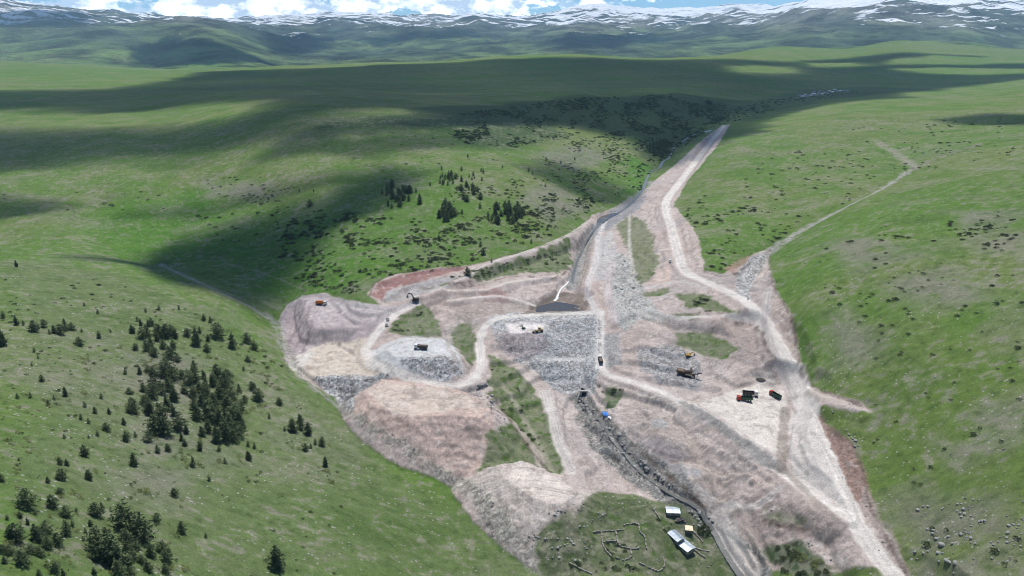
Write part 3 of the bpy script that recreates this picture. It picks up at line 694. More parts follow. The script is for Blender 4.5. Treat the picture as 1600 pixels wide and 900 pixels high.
# water courses: a shallow bed is cut first, the water surface lies in it
def channel(P, seed, falls=False):
    D = dense(P, 3)
    W_ = to_world(D[:, :2]); w = D[:, 2] / 2; n_ = len(W_)
    j = fbm(np.arange(n_) * 1.0, np.zeros(n_), 6, 3, 70 + seed); j2 = fbm(np.arange(n_) * 1.0, np.ones(n_) * 9, 5, 3, 75 + seed)
    T = np.gradient(W_[:, :2], axis=0); T /= np.linalg.norm(T, axis=1)[:, None] + 1e-9
    Nn = np.stack([-T[:, 1], T[:, 0]], 1)
    c = W_[:, :2] + Nn * (j2 * w * 0.9)[:, None]
    ww = np.maximum(0.3, w * (1 + j * 0.6))
    z = zlook(c[:, 0], c[:, 1]); kern = np.ones(5) / 5
    z = np.convolve(np.pad(z, 2, mode='edge'), kern, 'valid') - 0.15
    s = gsel(c[:, 0].min() - 12, c[:, 0].max() + 12, c[:, 1].min() - 12, c[:, 1].max() + 12)
    d, zz = line_dist(GX[s], GY[s], c, z); _, wz = line_dist(GX[s], GY[s], c, ww)
    m = smooth(wz + 2.6, wz + 0.9, d)
    GZ[s] = GZ[s] * (1 - m) + np.minimum(GZ[s], zz - 0.3) * m
    return c, Nn, ww, z
CH = [(channel(P, sd), mt_) for P, sd, mt_ in [
 ([(912,625,0.6),(940,660,0.8),(960,690,0.9),(1000,735,1.2),(1045,768,1.1),(1085,790,1.6),(1105,815,1.6),(1122,845,1.6),(1140,875,1.8),(1165,910,2)], 1, 'run'),
 ([(893,440,1.4),(903,405,1.4),(920,370,1.6),(938,348,3)], 3, 'run'), ([(938,348,8),(950,338,8),(965,333,5)], 4, 'pond'),
 ([(965,333,2),(985,318,2),(1002,298,2.4),(1010,280,3),(1016,268,2.6),(1030,262,3),(1036,252,3),(1046,246,3),(1052,232,3),(1066,222,3),(1080,212,4),(1102,206,9),(1112,203,6)], 5, 'run'),
 ([(888,440,0.4),(883,445,0.9),(876,452,0.5),(872,459,0.9),(870,467,1.2),(866,470,1.4)], 7, 'fall'), ([(1100,812,0.8),(1106,822,1.0),(1111,832,0.8)], 2, 'fall')]]

# ------------------------------------------------------------------ materials
def new_mat(name):
    m = bpy.data.materials.new(name); m.use_nodes = True
    return m, m.node_tree.nodes, m.node_tree.links, m.node_tree.nodes["Principled BSDF"]

def mat(name, col, rough=0.7, metal=0.0, var=0.15, vscale=2.0, bump=0.0, spec=0.3):
    """plain paint, metal, wood... with procedural wear"""
    m, N, L, b = new_mat(name)
    t = N.new("ShaderNodeTexCoord")
    no = N.new("ShaderNodeTexNoise"); no.inputs["Scale"].default_value = vscale; no.inputs["Detail"].default_value = 6
    L.new(t.outputs["Object"], no.inputs["Vector"])
    mr = N.new("ShaderNodeMapRange"); mr.inputs[1].default_value = 0.3; mr.inputs[2].default_value = 0.7
    mr.inputs[3].default_value = 1 - var; mr.inputs[4].default_value = 1 + var
    L.new(no.outputs[0], mr.inputs[0])
    mx = N.new("ShaderNodeMix"); mx.data_type = 'RGBA'; mx.blend_type = 'MULTIPLY'; mx.inputs[0].default_value = 1
    mx.inputs[6].default_value = (*col, 1); L.new(mr.outputs[0], mx.inputs[7]); L.new(mx.outputs[2], b.inputs["Base Color"])
    b.inputs["Roughness"].default_value = rough; b.inputs["Metallic"].default_value = metal
    b.inputs["Specular IOR Level"].default_value = spec
    if bump:
        bp = N.new("ShaderNodeBump"); bp.inputs["Strength"].default_value = bump
        L.new(no.outputs[0], bp.inputs["Height"]); L.new(bp.outputs[0], b.inputs["Normal"])
    return m

gm, N, L, B = new_mat("ground_cover")
geo = N.new("ShaderNodeNewGeometry")
at = N.new("ShaderNodeAttribute"); at.attribute_name = "tone"
sf = N.new("ShaderNodeAttribute"); sf.attribute_name = "surf"
sx = N.new("ShaderNodeSeparateColor"); L.new(sf.outputs["Color"], sx.inputs[0])
def noise(scale, det, rough=0.6, out=0):
    x = N.new("ShaderNodeTexNoise"); x.inputs["Scale"].default_value = scale; x.inputs["Detail"].default_value = det
    x.inputs["Roughness"].default_value = rough; L.new(geo.outputs["Position"], x.inputs["Vector"]); return x.outputs[out]
def mrange(src, a, b, c, d):
    x = N.new("ShaderNodeMapRange"); x.inputs[1].default_value = a; x.inputs[2].default_value = b
    x.inputs[3].default_value = c; x.inputs[4].default_value = d; L.new(src, x.inputs[0]); return x.outputs[0]
def math_(op, a, b):
    x = N.new("ShaderNodeMath"); x.operation = op
    for i, v in enumerate((a, b)):
        if isinstance(v, float): x.inputs[i].default_value = v
        else: L.new(v, x.inputs[i])
    return x.outputs[0]
fine = noise(1.25, 6, 0.85); mid = noise(0.22, 4, 0.6)
vo = N.new("ShaderNodeTexVoronoi"); vo.inputs["Scale"].default_value = 0.85
wpn = N.new("ShaderNodeTexNoise"); wpn.inputs["Scale"].default_value = 0.16; wpn.inputs["Detail"].default_value = 4; L.new(geo.outputs["Position"], wpn.inputs["Vector"])
wps = N.new("ShaderNodeVectorMath"); wps.operation = 'MULTIPLY_ADD'; L.new(wpn.outputs["Color"], wps.inputs[0]); wps.inputs[1].default_value = (7, 7, 7); L.new(geo.outputs["Position"], wps.inputs[2])
L.new(wps.outputs[0], vo.inputs["Vector"])
vsep = N.new("ShaderNodeSeparateColor"); L.new(vo.outputs["Color"], vsep.inputs[0])
stonev = mrange(vsep.outputs[0], 0.0, 1.0, 0.55, 1.42)          # each stone its own tone
gap = mrange(vo.outputs["Distance"], 0.25, 0.75, 1.0, 0.72)
stone = math_('MULTIPLY', stonev, gap)
m1 = mrange(fine, 0.3, 0.7, 0.55, 1.45); m2 = mrange(mid, 0.3, 0.7, 0.86, 1.14)
gr = math_('MULTIPLY', m1, m2)
mixv = N.new("ShaderNodeMix"); mixv.data_type = 'FLOAT'
L.new(sx.outputs[0], mixv.inputs[0]); L.new(gr, mixv.inputs[2]); L.new(stone, mixv.inputs[3])
mul = N.new("ShaderNodeMix"); mul.data_type = 'RGBA'; mul.blend_type = 'MULTIPLY'; mul.inputs[0].default_value = 1
L.new(at.outputs["Color"], mul.inputs[6]); L.new(mixv.outputs[0], mul.inputs[7])
# pale pebbles sprinkled in the grass
v2 = N.new("ShaderNodeTexVoronoi"); v2.inputs["Scale"].default_value = 0.62; L.new(geo.outputs["Position"], v2.inputs["Vector"])
v2s = N.new("ShaderNodeSeparateColor"); L.new(v2.outputs["Color"], v2s.inputs[0])
pick = mrange(v2s.outputs[1], 0.85, 0.88, 0.0, 1.0); near_ = mrange(v2.outputs["Distance"], 0.26, 0.36, 1.0, 0.0)
peb = math_('MULTIPLY', pick, near_)
peb = math_('MULTIPLY', peb, mrange(noise(0.035, 3), 0.40, 0.56, 0.0, 0.95))
peb = math_('MULTIPLY', peb, mrange(sx.outputs[2], 0.0, 1.0, 1.0, 0.0))
mp2 = N.new("ShaderNodeMix"); mp2.data_type = 'RGBA'
L.new(peb, mp2.inputs[0]); L.new(mul.outputs[2], mp2.inputs[6]); mp2.inputs[7].default_value = (0.30, 0.295, 0.26, 1)
L.new(mp2.outputs[2], B.inputs["Base Color"])
B.inputs["Roughness"].default_value = 0.95; B.inputs["Specular IOR Level"].default_value = 0.1
hgt = math_('ADD', math_('MULTIPLY', fine, 0.5), math_('MULTIPLY', math_('MULTIPLY', gap, sx.outputs[0]), 0.8))
bump = N.new("ShaderNodeBump"); bump.inputs["Strength"].default_value = 0.75; bump.inputs["Distance"].default_value = 0.7
L.new(hgt, bump.inputs["Height"]); L.new(bump.outputs[0], B.inputs["Normal"])

def grid_mesh(name, X, Y, Z, mat_, col=None, surf=None):
    nr, nc = X.shape
    me = bpy.data.meshes.new(name)
    co = np.stack([X, Y, Z], -1).reshape(-1, 3).astype(np.float32)
    i = np.arange(nr * nc).reshape(nr, nc)
    q = np.stack([i[:-1, :-1], i[:-1, 1:], i[1:, 1:], i[1:, :-1]], -1).reshape(-1)
    nf = (nr - 1) * (nc - 1)
    me.vertices.add(nr * nc); me.vertices.foreach_set("co", co.ravel())
    me.loops.add(nf * 4); me.loops.foreach_set("vertex_index", q.astype(np.int32))
    me.polygons.add(nf); me.polygons.foreach_set("loop_start", np.arange(0, nf * 4, 4, dtype=np.int32))
    me.polygons.foreach_set("loop_total", np.full(nf, 4, np.int32))
    me.polygons.foreach_set("use_smooth", np.ones(nf, bool))
    for nm, A_ in (("tone", col), ("surf", surf)):
        if A_ is not None:
            a = me.attributes.new(nm, 'FLOAT_COLOR', 'POINT')
            a.data.foreach_set("color", np.concatenate([A_.reshape(-1, 3), np.ones((nr * nc, 1))], 1).astype(np.float32).ravel())
    me.update()
    me.materials.append(mat_)
    o = bpy.data.objects.new(name, me); C.objects.link(o)
    return o

nearsurf = 1 - smooth(900, 1800, GY)
SURF = np.stack([ROCK, BARE, np.clip(BARE + 1 - nearsurf, 0, 1)], -1)
# near ground and far mountains are one continuous sheet cut along a row, so that each has a name of its own
kr = int(np.searchsorted(YR, 6000))
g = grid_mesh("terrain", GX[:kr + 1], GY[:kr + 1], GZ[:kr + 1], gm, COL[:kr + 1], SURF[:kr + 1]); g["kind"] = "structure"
# mountain ground: same pasture tone, with snow lying in streaks that thicken with height
mm, N, L, B = new_mat("mountain_ground")
geo = N.new("ShaderNodeNewGeometry"); at = N.new("ShaderNodeAttribute"); at.attribute_name = "tone"
def mnoise(sx_, sy_, det, rough=0.6, rot=0.0):
    mpp = N.new("ShaderNodeMapping"); mpp.inputs["Scale"].default_value = (sx_, sy_, 0); mpp.inputs["Rotation"].default_value = (0, 0, rot)
    L.new(geo.outputs["Position"], mpp.inputs["Vector"])
    x = N.new("ShaderNodeTexNoise"); x.inputs["Scale"].default_value = 1.0; x.inputs["Detail"].default_value = det; x.inputs["Roughness"].default_value = rough
    L.new(mpp.outputs[0], x.inputs["Vector"]); return x.outputs[0]
pz = N.new("ShaderNodeSeparateXYZ"); L.new(geo.outputs["Position"], pz.inputs[0])
st = math_('MULTIPLY', mnoise(1 / 620.0, 1 / 190.0, 8, 0.66, 0.15), 1.25)
st = math_('ADD', st, math_('MULTIPLY', mnoise(1 / 2600.0, 1 / 1500.0, 3), 0.6))
rda = N.new('ShaderNodeAttribute'); rda.attribute_name = 'surf'; rds = N.new('ShaderNodeSeparateColor'); L.new(rda.outputs['Color'], rds.inputs[0])
st = math_('ADD', st, mrange(rds.outputs[0], 0.2, 0.8, 0.10, -0.10))
st = math_('ADD', st, mrange(pz.outputs[2], 250.0, 1000.0, -0.445, -0.03))
sw = mrange(st, 0.70, 0.712, 0.0, 1.0)
sw = math_('MULTIPLY', sw, mrange(pz.outputs[2], 260.0, 400.0, 0.0, 1.0))
gl = mnoise(1 / 500.0, 1 / 500.0, 8, 0.6)
tn = N.new("ShaderNodeMix"); tn.data_type = 'RGBA'; tn.blend_type = 'MULTIPLY'; tn.inputs[0].default_value = 1
L.new(at.outputs["Color"], tn.inputs[6]); L.new(mrange(gl, 0.40, 0.60, 0.35, 1.45), tn.inputs[7])
sm = N.new("ShaderNodeMix"); sm.data_type = 'RGBA'; L.new(sw, sm.inputs[0]); L.new(tn.outputs[2], sm.inputs[6]); sm.inputs[7].default_value = (0.88, 0.90, 0.93, 1)
L.new(sm.outputs[2], B.inputs["Base Color"]); B.inputs["Roughness"].default_value = 0.95; B.inputs["Specular IOR Level"].default_value = 0.05
bump = N.new("ShaderNodeBump"); bump.inputs["Strength"].default_value = 1.0; bump.inputs["Distance"].default_value = 260.0
L.new(gl, bump.inputs["Height"]); L.new(bump.outputs[0], B.inputs["Normal"])
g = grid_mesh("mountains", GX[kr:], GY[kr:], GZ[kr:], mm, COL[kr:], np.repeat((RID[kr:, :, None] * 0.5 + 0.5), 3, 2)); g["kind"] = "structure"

# ------------------------------------------------------------------ air: even haze in one closed box, clouds above it
def box_mesh(name, x0, x1, y0, y1, z0, z1, m):
    me = bpy.data.meshes.new(name)
    v = [(x, y, z) for z in (z0, z1) for y in (y0, y1) for x in (x0, x1)]
    me.from_pydata(v, [], [(0, 2, 3, 1), (4, 5, 7, 6), (0, 1, 5, 4), (2, 6, 7, 3), (0, 4, 6, 2), (1, 3, 7, 5)])
    me.materials.append(m)
    o = bpy.data.objects.new(name, me); C.objects.link(o); return o
hm = bpy.data.materials.new("haze_air"); hm.use_nodes = True
hn, hl = hm.node_tree.nodes, hm.node_tree.links
hn.clear()
pv = hn.new("ShaderNodeVolumePrincipled"); pv.inputs["Color"].default_value = (0.48, 0.74, 1.0, 1)
pv.inputs["Density"].default_value = 0.000034; pv.inputs["Anisotropy"].default_value = 0.15
ho = hn.new("ShaderNodeOutputMaterial"); hl.new(pv.outputs[0], ho.inputs["Volume"])
hz = box_mesh("haze", -25000, 25000, -600, 21200, float(GZ.min()) - 1.0, float(max(GZ.max() + 40, 1300)), hm)
hz["kind"] = "stuff"

cm = bpy.data.materials.new("cloud_vapour"); cm.use_nodes = True
hn, hl = cm.node_tree.nodes, cm.node_tree.links
hn.clear()
pv = hn.new("ShaderNodeVolumePrincipled"); pv.inputs["Color"].default_value = (0.97, 0.98, 1.0, 1)
pv.inputs["Density"].default_value = 0.02; pv.inputs["Anisotropy"].default_value = 0.3
ho = hn.new("ShaderNodeOutputMaterial"); hl.new(pv.outputs[0], ho.inputs["Volume"])
CLOUDZ = 1950.0
def cloud(P, soft, thick=240.0, label="", holes=(), warp=1.0, seed=0):
    W_ = to_world(P)
    k = (CLOUDZ - W_[:, 2]) / SUNV[2]
    Q = W_[:, :2] + SUNV[:2] * k[:, None]
    m = soft * 2
    nx = 110; ny = 110
    xs = np.linspace(Q[:, 0].min() - m, Q[:, 0].max() + m, nx); yy = np.linspace(Q[:, 1].min() - m, Q[:, 1].max() + m, ny)
    X, Y = np.meshgrid(xs, yy)
    d = poly_sd(X, Y, Q)
    for H, hs in holes:
        HW = to_world(H); kk = (CLOUDZ - HW[:, 2]) / SUNV[2]
        HQ = HW[:, :2] + SUNV[:2] * kk[:, None]
        d = np.maximum(d, -poly_sd(X, Y, HQ) * 1.0 + soft * 0.9 - 25)
    d = d + fbm(X, Y, soft * 3.0, 5, 200 + seed, 0.55) * soft * 1.1 * warp
    t = smooth(soft, -soft, d) ** 1.5 * thick * (0.85 + 0.45 * fbm(X, Y, soft * 5, 4, 400 + seed))
    t = np.where(t < 1.5, 0, t)
    lump = 1 + 0.35 * fbm(X, Y, soft * 2, 4, 300 + seed)
    top = CLOUDZ + t * 0.8 * lump; bot = CLOUDZ - t * 0.12
    ok = t > 0
    fok = ok[:-1, :-1] & ok[1:, :-1] & ok[:-1, 1:] & ok[1:, 1:]
    vid = -np.ones(t.shape, int)
    used = np.zeros(t.shape, bool)
    used[:-1, :-1] |= fok; used[1:, :-1] |= fok; used[:-1, 1:] |= fok; used[1:, 1:] |= fok
    nu = used.sum(); vid[used] = np.arange(nu)
    V = np.concatenate([np.stack([X[used], Y[used], top[used]], 1), np.stack([X[used], Y[used], bot[used]], 1)])
    a, b, c, d_ = vid[:-1, :-1][fok], vid[:-1, 1:][fok], vid[1:, 1:][fok], vid[1:, :-1][fok]
    F = [*zip(a, b, c, d_)] + [*zip(d_ + nu, c + nu, b + nu, a + nu)]
    edges = {}
    for q in zip(a, b, c, d_):
        for i in range(4):
            e = (q[i], q[(i + 1) % 4])
            if (e[1], e[0]) in edges: del edges[(e[1], e[0])]
            else: edges[e] = 1
    F += [(e[0], e[0] + nu, e[1] + nu, e[1]) for e in edges]
    me = bpy.data.meshes.new("cloud"); me.from_pydata(V.tolist(), [], [tuple(int(i) for i in f_) for f_ in F]); me.update()
    me.materials.append(cm)
    o = bpy.data.objects.new("cloud", me); C.objects.link(o)
    o["kind"] = "structure"
    return o
# the big cloud over the plain
cloud([(-260,140),(0,141),(180,140),(270,124),(330,112),(450,107),(600,101),(750,94),(900,90),(1080,93),(1240,96),(1330,90),(1420,82),(1560,90),(1700,112),(1560,128),(1420,146),
       (1340,158),(1250,176),(1190,192),(1135,212),(1085,228),(1045,250),(1010,247),(990,225),(940,208),(880,199),(760,192),(690,190),(640,204),(560,216),(500,214),
       (430,222),(390,236),(340,252),(290,262),(240,252),(170,246),(90,254),(0,262),(-200,262)], 95, 160, seed=1,
      holes=[([(-60,176),(30,174),(120,183),(225,182),(215,192),(100,196),(-60,200)], 0), ([(560,180),(640,176),(650,180),(570,186)], 0), ([(245,180),(300,174),(360,171),(375,178),(320,186),(255,188)], 0),
             ([(1390,94),(1480,88),(1600,90),(1640,96),(1500,100),(1400,99)], 0), ([(1400,108),(1500,106),(1640,108),(1640,114),(1450,113)], 0),
             ([(1150,105),(1190,104),(1240,106),(1230,112),(1160,112)], 0), ([(1270,99),(1330,98),(1340,102),(1280,104)], 0)])
cloud([(500,200),(560,212),(640,206),(700,196),(760,210),(720,226),(640,236),(560,240),(500,236),(430,240),(440,215)], 40, 90, seed=2)
# the cloud over the left meadow
cloud([(130,402),(235,392),(290,365),(350,350),(420,330),(520,298),(610,262),(650,270),(600,318),(520,345),(500,380),(470,420),(450,465),(430,492),(375,470),(310,440),(235,415)], 38, 230, seed=3, warp=0.8)
cloud([(200,336),(300,312),(420,286),(520,268),(560,276),(430,312),(300,342)], 26, 70, seed=4)
cloud([(-120,300),(0,302),(70,312),(120,322),(60,330),(-120,334)], 22, 110, seed=5)
cloud([(1470,186),(1540,178),(1700,176),(1720,190),(1600,194),(1500,193)], 30, 150, seed=6)
cloud([(810,262),(880,250),(930,270),(1000,300),(1010,312),(950,318),(880,300)], 24, 80, seed=7)
# clouds over the mountains
cloud([(210,75),(260,62),(330,63),(380,80),(440,101),(330,102),(220,98)], 120, 280, seed=8)
cloud([(560,62),(640,52),(740,50),(760,60),(680,66),(580,70)], 260, 240, seed=9)
cloud([(850,66),(920,56),(1010,52),(1060,58),(960,70),(880,76)], 240, 240, seed=10)
cloud([(-40,20),(60,16),(140,24),(120,40),(20,42),(-40,40)], 240, 240, seed=11)
cloud([(420,60),(470,54),(520,62),(500,78),(430,84)], 200, 240, seed=12)

# ------------------------------------------------------------------ water
def water_mat(name, col, rough, foam):
    m, N, L, b = new_mat(name)
    g = N.new("ShaderNodeNewGeometry")
    no = N.new("ShaderNodeTexNoise"); no.inputs["Scale"].default_value = 0.55; no.inputs["Detail"].default_value = 6; no.inputs["Roughness"].default_value = 0.7
    L.new(g.outputs["Position"], no.inputs["Vector"])
    mr = N.new("ShaderNodeMapRange"); mr.inputs[1].default_value = 0.74 - foam * 0.45; mr.inputs[2].default_value = 0.80 - foam * 0.40
    L.new(no.outputs[0], mr.inputs[0])
    mx = N.new("ShaderNodeMix"); mx.data_type = 'RGBA'; mx.inputs[6].default_value = (*col, 1); mx.inputs[7].default_value = (0.72, 0.75, 0.76, 1)
    L.new(mr.outputs[0], mx.inputs[0]); L.new(mx.outputs[2], b.inputs["Base Color"])
    r2 = N.new("ShaderNodeMapRange"); r2.inputs[3].default_value = rough; r2.inputs[4].default_value = 0.7; L.new(mr.outputs[0], r2.inputs[0])
    L.new(r2.outputs[0], b.inputs["Roughness"])
    bp = N.new("ShaderNodeBump"); bp.inputs["Strength"].default_value = 0.25; bp.inputs["Distance"].default_value = 0.3
    L.new(no.outputs[0], bp.inputs["Height"]); L.new(bp.outputs[0], b.inputs["Normal"])
    return m
M_pond = water_mat("pond_water", (0.070, 0.060, 0.045), 0.12, 0.0)
M_run = water_mat("running_water", (0.11, 0.11, 0.10), 0.3, 0.30)
M_fall = water_mat("white_water", (0.70, 0.70, 0.68), 0.5, 0.9)
def flat_water(P, z, m):
    D = dense(list(P) + [P[0]], 5)[:-1]
    W_ = [at_z(a, b, z) for a, b in D]
    me = bpy.data.meshes.new("water"); me.from_pydata([(x, y, z) for x, y in W_], [], [tuple(range(len(W_)))]); me.materials.append(m)
    o = bpy.data.objects.new("water", me); C.objects.link(o); o["kind"] = "structure"; return o
def ribbon_water(ch, m, seed=0):
    c, Nn, ww, z = ch; V = []; F = []; ext = 0.15 if m == M_fall else 0.5
    for i in range(len(c)):
        V += [(*(c[i] + Nn[i] * (ww[i] + ext) * q), z[i]) for q in (-1, -0.33, 0.33, 1)]
        if i: F += [(i * 4 - 4 + k, i * 4 - 3 + k, i * 4 + 1 + k, i * 4 + k) for k in range(3)]
    me = bpy.data.meshes.new("water"); me.from_pydata(V, [], F); me.materials.append(m)
    o = bpy.data.objects.new("water", me); C.objects.link(o); o["kind"] = "structure"; return o
flat_water([(820,490),(834,482),(850,476),(868,472),(888,474),(905,478),(918,480),(905,487),(880,489),(850,492)], 16.4, M_pond)
for ch_, mt_ in CH: ribbon_water(ch_, {'run': M_run, 'pond': M_pond, 'fall': M_fall}[mt_])

# ------------------------------------------------------------------ objects: toolkit
def tag(o, label=None, cat=None, group=None, kind=None):
    if label: o["label"] = label
    if cat: o["category"] = cat
    if group: o["group"] = group
    if kind: o["kind"] = kind
    return o
def empty(name, loc, rz=0.0):
    o = bpy.data.objects.new(name, None); C.objects.link(o); o.location = loc; o.rotation_euler = (0, 0, rz)
    o.empty_display_size = 0.5
    return o
def copy_tree(o, kids, parent=None):
    c = o.copy(); C.objects.link(c); c.parent = parent
    for ch in kids.get(o.name, ()): copy_tree(ch, kids, c)
    return c
def kids_of(*roots):
    d = {}
    for o in bpy.data.objects:
        if o.parent: d.setdefault(o.parent.name, []).append(o)
    return d

class MB:
    """collects shapes and links them as one mesh object"""
    def __init__(s): s.v = []; s.f = []
    def add(s, V, F):
        b = len(s.v); s.v += [tuple(map(float, p)) for p in V]; s.f += [tuple(i + b for i in f) for f in F]; return s
    def box(s, x0, x1, y0, y1, z0, z1, top=(1, 1), ch=0.0, ry=0.0, piv=None):
        """box with chamfered upright edges and an optionally narrower top; ry tilts it about the y axis"""
        cx, cy = (x0 + x1) / 2, (y0 + y1) / 2; hx, hy = (x1 - x0) / 2, (y1 - y0) / 2
        c = min(ch, hx * 0.6, hy * 0.6)
        if c > 0: ring = [(hx - c, -hy), (hx, -hy + c), (hx, hy - c), (hx - c, hy), (-hx + c, hy), (-hx, hy - c), (-hx, -hy + c), (-hx + c, -hy)]
        else: ring = [(hx, -hy), (hx, hy), (-hx, hy), (-hx, -hy)]
        n = len(ring); V = []
        V += [(cx + a, cy + b, z0) for a, b in ring] + [(cx + a * top[0], cy + b * top[1], z1) for a, b in ring]
        F = [tuple(range(n - 1, -1, -1)), tuple(range(n, 2 * n))] + [(i, (i + 1) % n, (i + 1) % n + n, i + n) for i in range(n)]
        if ry:
            px, pz = piv or (cx, z0); ca, sa = math.cos(ry), math.sin(ry)
            V = [(px + (x - px) * ca + (z - pz) * sa, y, pz - (x - px) * sa + (z - pz) * ca) for x, y, z in V]
        return s.add(V, F)
    def tube(s, p0, p1, r0, r1=None, n=8):
        r1 = r0 if r1 is None else r1
        p0, p1 = np.array(p0, float), np.array(p1, float); d = p1 - p0; d /= np.linalg.norm(d) + 1e-9
        a = np.cross(d, (0, 0, 1) if abs(d[2]) < 0.9 else (1, 0, 0)); a /= np.linalg.norm(a); b = np.cross(d, a)
        V = [p0 + (a * math.cos(t) + b * math.sin(t)) * r0 for t in np.arange(n) * 2 * math.pi / n] + [p1 + (a * math.cos(t) + b * math.sin(t)) * r1 for t in np.arange(n) * 2 * math.pi / n]
        return s.add(V, [tuple(range(n)), tuple(range(2 * n - 1, n - 1, -1))] + [(i, i + n, (i + 1) % n + n, (i + 1) % n) for i in range(n)])
    def beam(s, pts, w, h):
        """bent arm in the xz plane, width w in y"""
        for i in range(len(pts) - 1):
            (x0, z0), (x1, z1) = pts[i], pts[i + 1]
            L = math.hypot(x1 - x0, z1 - z0); nx, nz = -(z1 - z0) / L, (x1 - x0) / L
            h0, h1 = h[i] / 2, h[i + 1] / 2
            V = []
            for y in (-w / 2, w / 2):
                V += [(x0 + nx * h0, y, z0 + nz * h0), (x1 + nx * h1, y, z1 + nz * h1), (x1 - nx * h1, y, z1 - nz * h1), (x0 - nx * h0, y, z0 - nz * h0)]
            s.add(V, [(0, 1, 2, 3), (7, 6, 5, 4), (0, 4, 5, 1), (1, 5, 6, 2), (2, 6, 7, 3), (3, 7, 4, 0)])
        return s
    def prism(s, prof, y0, y1):
        n = len(prof)
        V = [(x, y0, z) for x, z in prof] + [(x, y1, z) for x, z in prof]
        return s.add(V, [tuple(range(n)), tuple(range(2 * n - 1, n - 1, -1))] + [(i, i + n, (i + 1) % n + n, (i + 1) % n) for i in range(n)])
    def build(s, name, m, parent=None, smooth_=False):
        me = bpy.data.meshes.new(name); me.from_pydata(s.v, [], s.f); me.materials.append(m)
        if smooth_: me.polygons.foreach_set("use_smooth", [True] * len(me.polygons))
        me.update()
        o = bpy.data.objects.new(name, me); C.objects.link(o)
        if parent: o.parent = parent
        return o

M = {
 'orange': mat("orange_paint", (0.62, 0.20, 0.035), 0.5, var=0.25, vscale=0.8), 'red': mat("red_paint", (0.42, 0.035, 0.022), 0.45, var=0.3, vscale=0.8),
 'white': mat("white_paint", (0.72, 0.71, 0.68), 0.4, var=0.12, vscale=1.5), 'yellow': mat("yellow_paint", (0.58, 0.36, 0.06), 0.5, var=0.3, vscale=0.9),
 'tan': mat("dusty_yellow_paint", (0.50, 0.36, 0.17), 0.6, var=0.3, vscale=1.2), 'black': mat("black_rubber", (0.025, 0.024, 0.023), 0.85, var=0.3),
 'steel': mat("dark_steel", (0.055, 0.052, 0.050), 0.55, 0.4, var=0.35, vscale=1.5), 'rust': mat("rusty_brown_steel", (0.085, 0.050, 0.032), 0.8, var=0.4, vscale=1.5, bump=0.2),
 'glass': mat("tinted_glass", (0.02, 0.025, 0.03), 0.08, var=0.1, spec=0.6), 'load': mat("dumped_earth", (0.16, 0.125, 0.10), 0.95, var=0.4, vscale=2.5, bump=0.6),
 'green': mat("dark_green_paint", (0.035, 0.075, 0.045), 0.5, var=0.3), 'tin': mat("galvanised_tin", (0.42, 0.48, 0.53), 0.5, 0.25, var=0.3, vscale=0.6),
 'oldtin': mat("weathered_tin", (0.27, 0.31, 0.36), 0.5, 0.3, var=0.25, vscale=0.6), 'cream': mat("cream_sheet", (0.70, 0.60, 0.42), 0.7, var=0.15, vscale=1),
 'drystone': mat("dry_stone", (0.25, 0.235, 0.20), 0.95, var=0.45, vscale=1.6, bump=0.7), 'blue': mat("blue_tarpaulin", (0.07, 0.25, 0.68), 0.45, var=0.35, vscale=1.5, bump=0.3),
 'concrete': mat("concrete", (0.42, 0.41, 0.38), 0.85, var=0.2, vscale=1.2, bump=0.2), 'dark': mat("mouth_shade_black", (0.012, 0.011, 0.010), 1.0),
 'wood': mat("grey_wood", (0.18, 0.14, 0.10), 0.85, var=0.3), 'darkgravel': mat("dark_gravel", (0.055, 0.048, 0.042), 0.95, var=0.4, vscale=3, bump=0.6),
 'plaster': mat("village_plaster", (0.45, 0.44, 0.42), 0.9, var=0.2, vscale=0.3), 'roofblue': mat("blue_grey_tin_roof", (0.22, 0.27, 0.36), 0.45, 0.2, var=0.3, vscale=0.3),
 'roofwhite': mat("pale_tin_roof", (0.60, 0.64, 0.68), 0.5, 0.1, var=0.1, vscale=0.3), 'redband': mat("red_cab_stripe", (0.5, 0.03, 0.03), 0.4),
}

def place(px, py, rz=0.0, sink=0.0):
    x, y, z = ground_at(px, py)
    return (float(x[0]), float(y[0]), float(z[0]) - sink), rz

def wheel(root, x, y, r=0.52, w=0.36):
    t = MB().tube((x, y - w / 2, r), (x, y + w / 2, r), r, n=16).build("wheel", M['black'], root)
    MB().tube((x, y - w / 2 - 0.01, r), (x, y + w / 2 + 0.01, r), r * 0.5, n=10).build("rim", M['steel'], t)

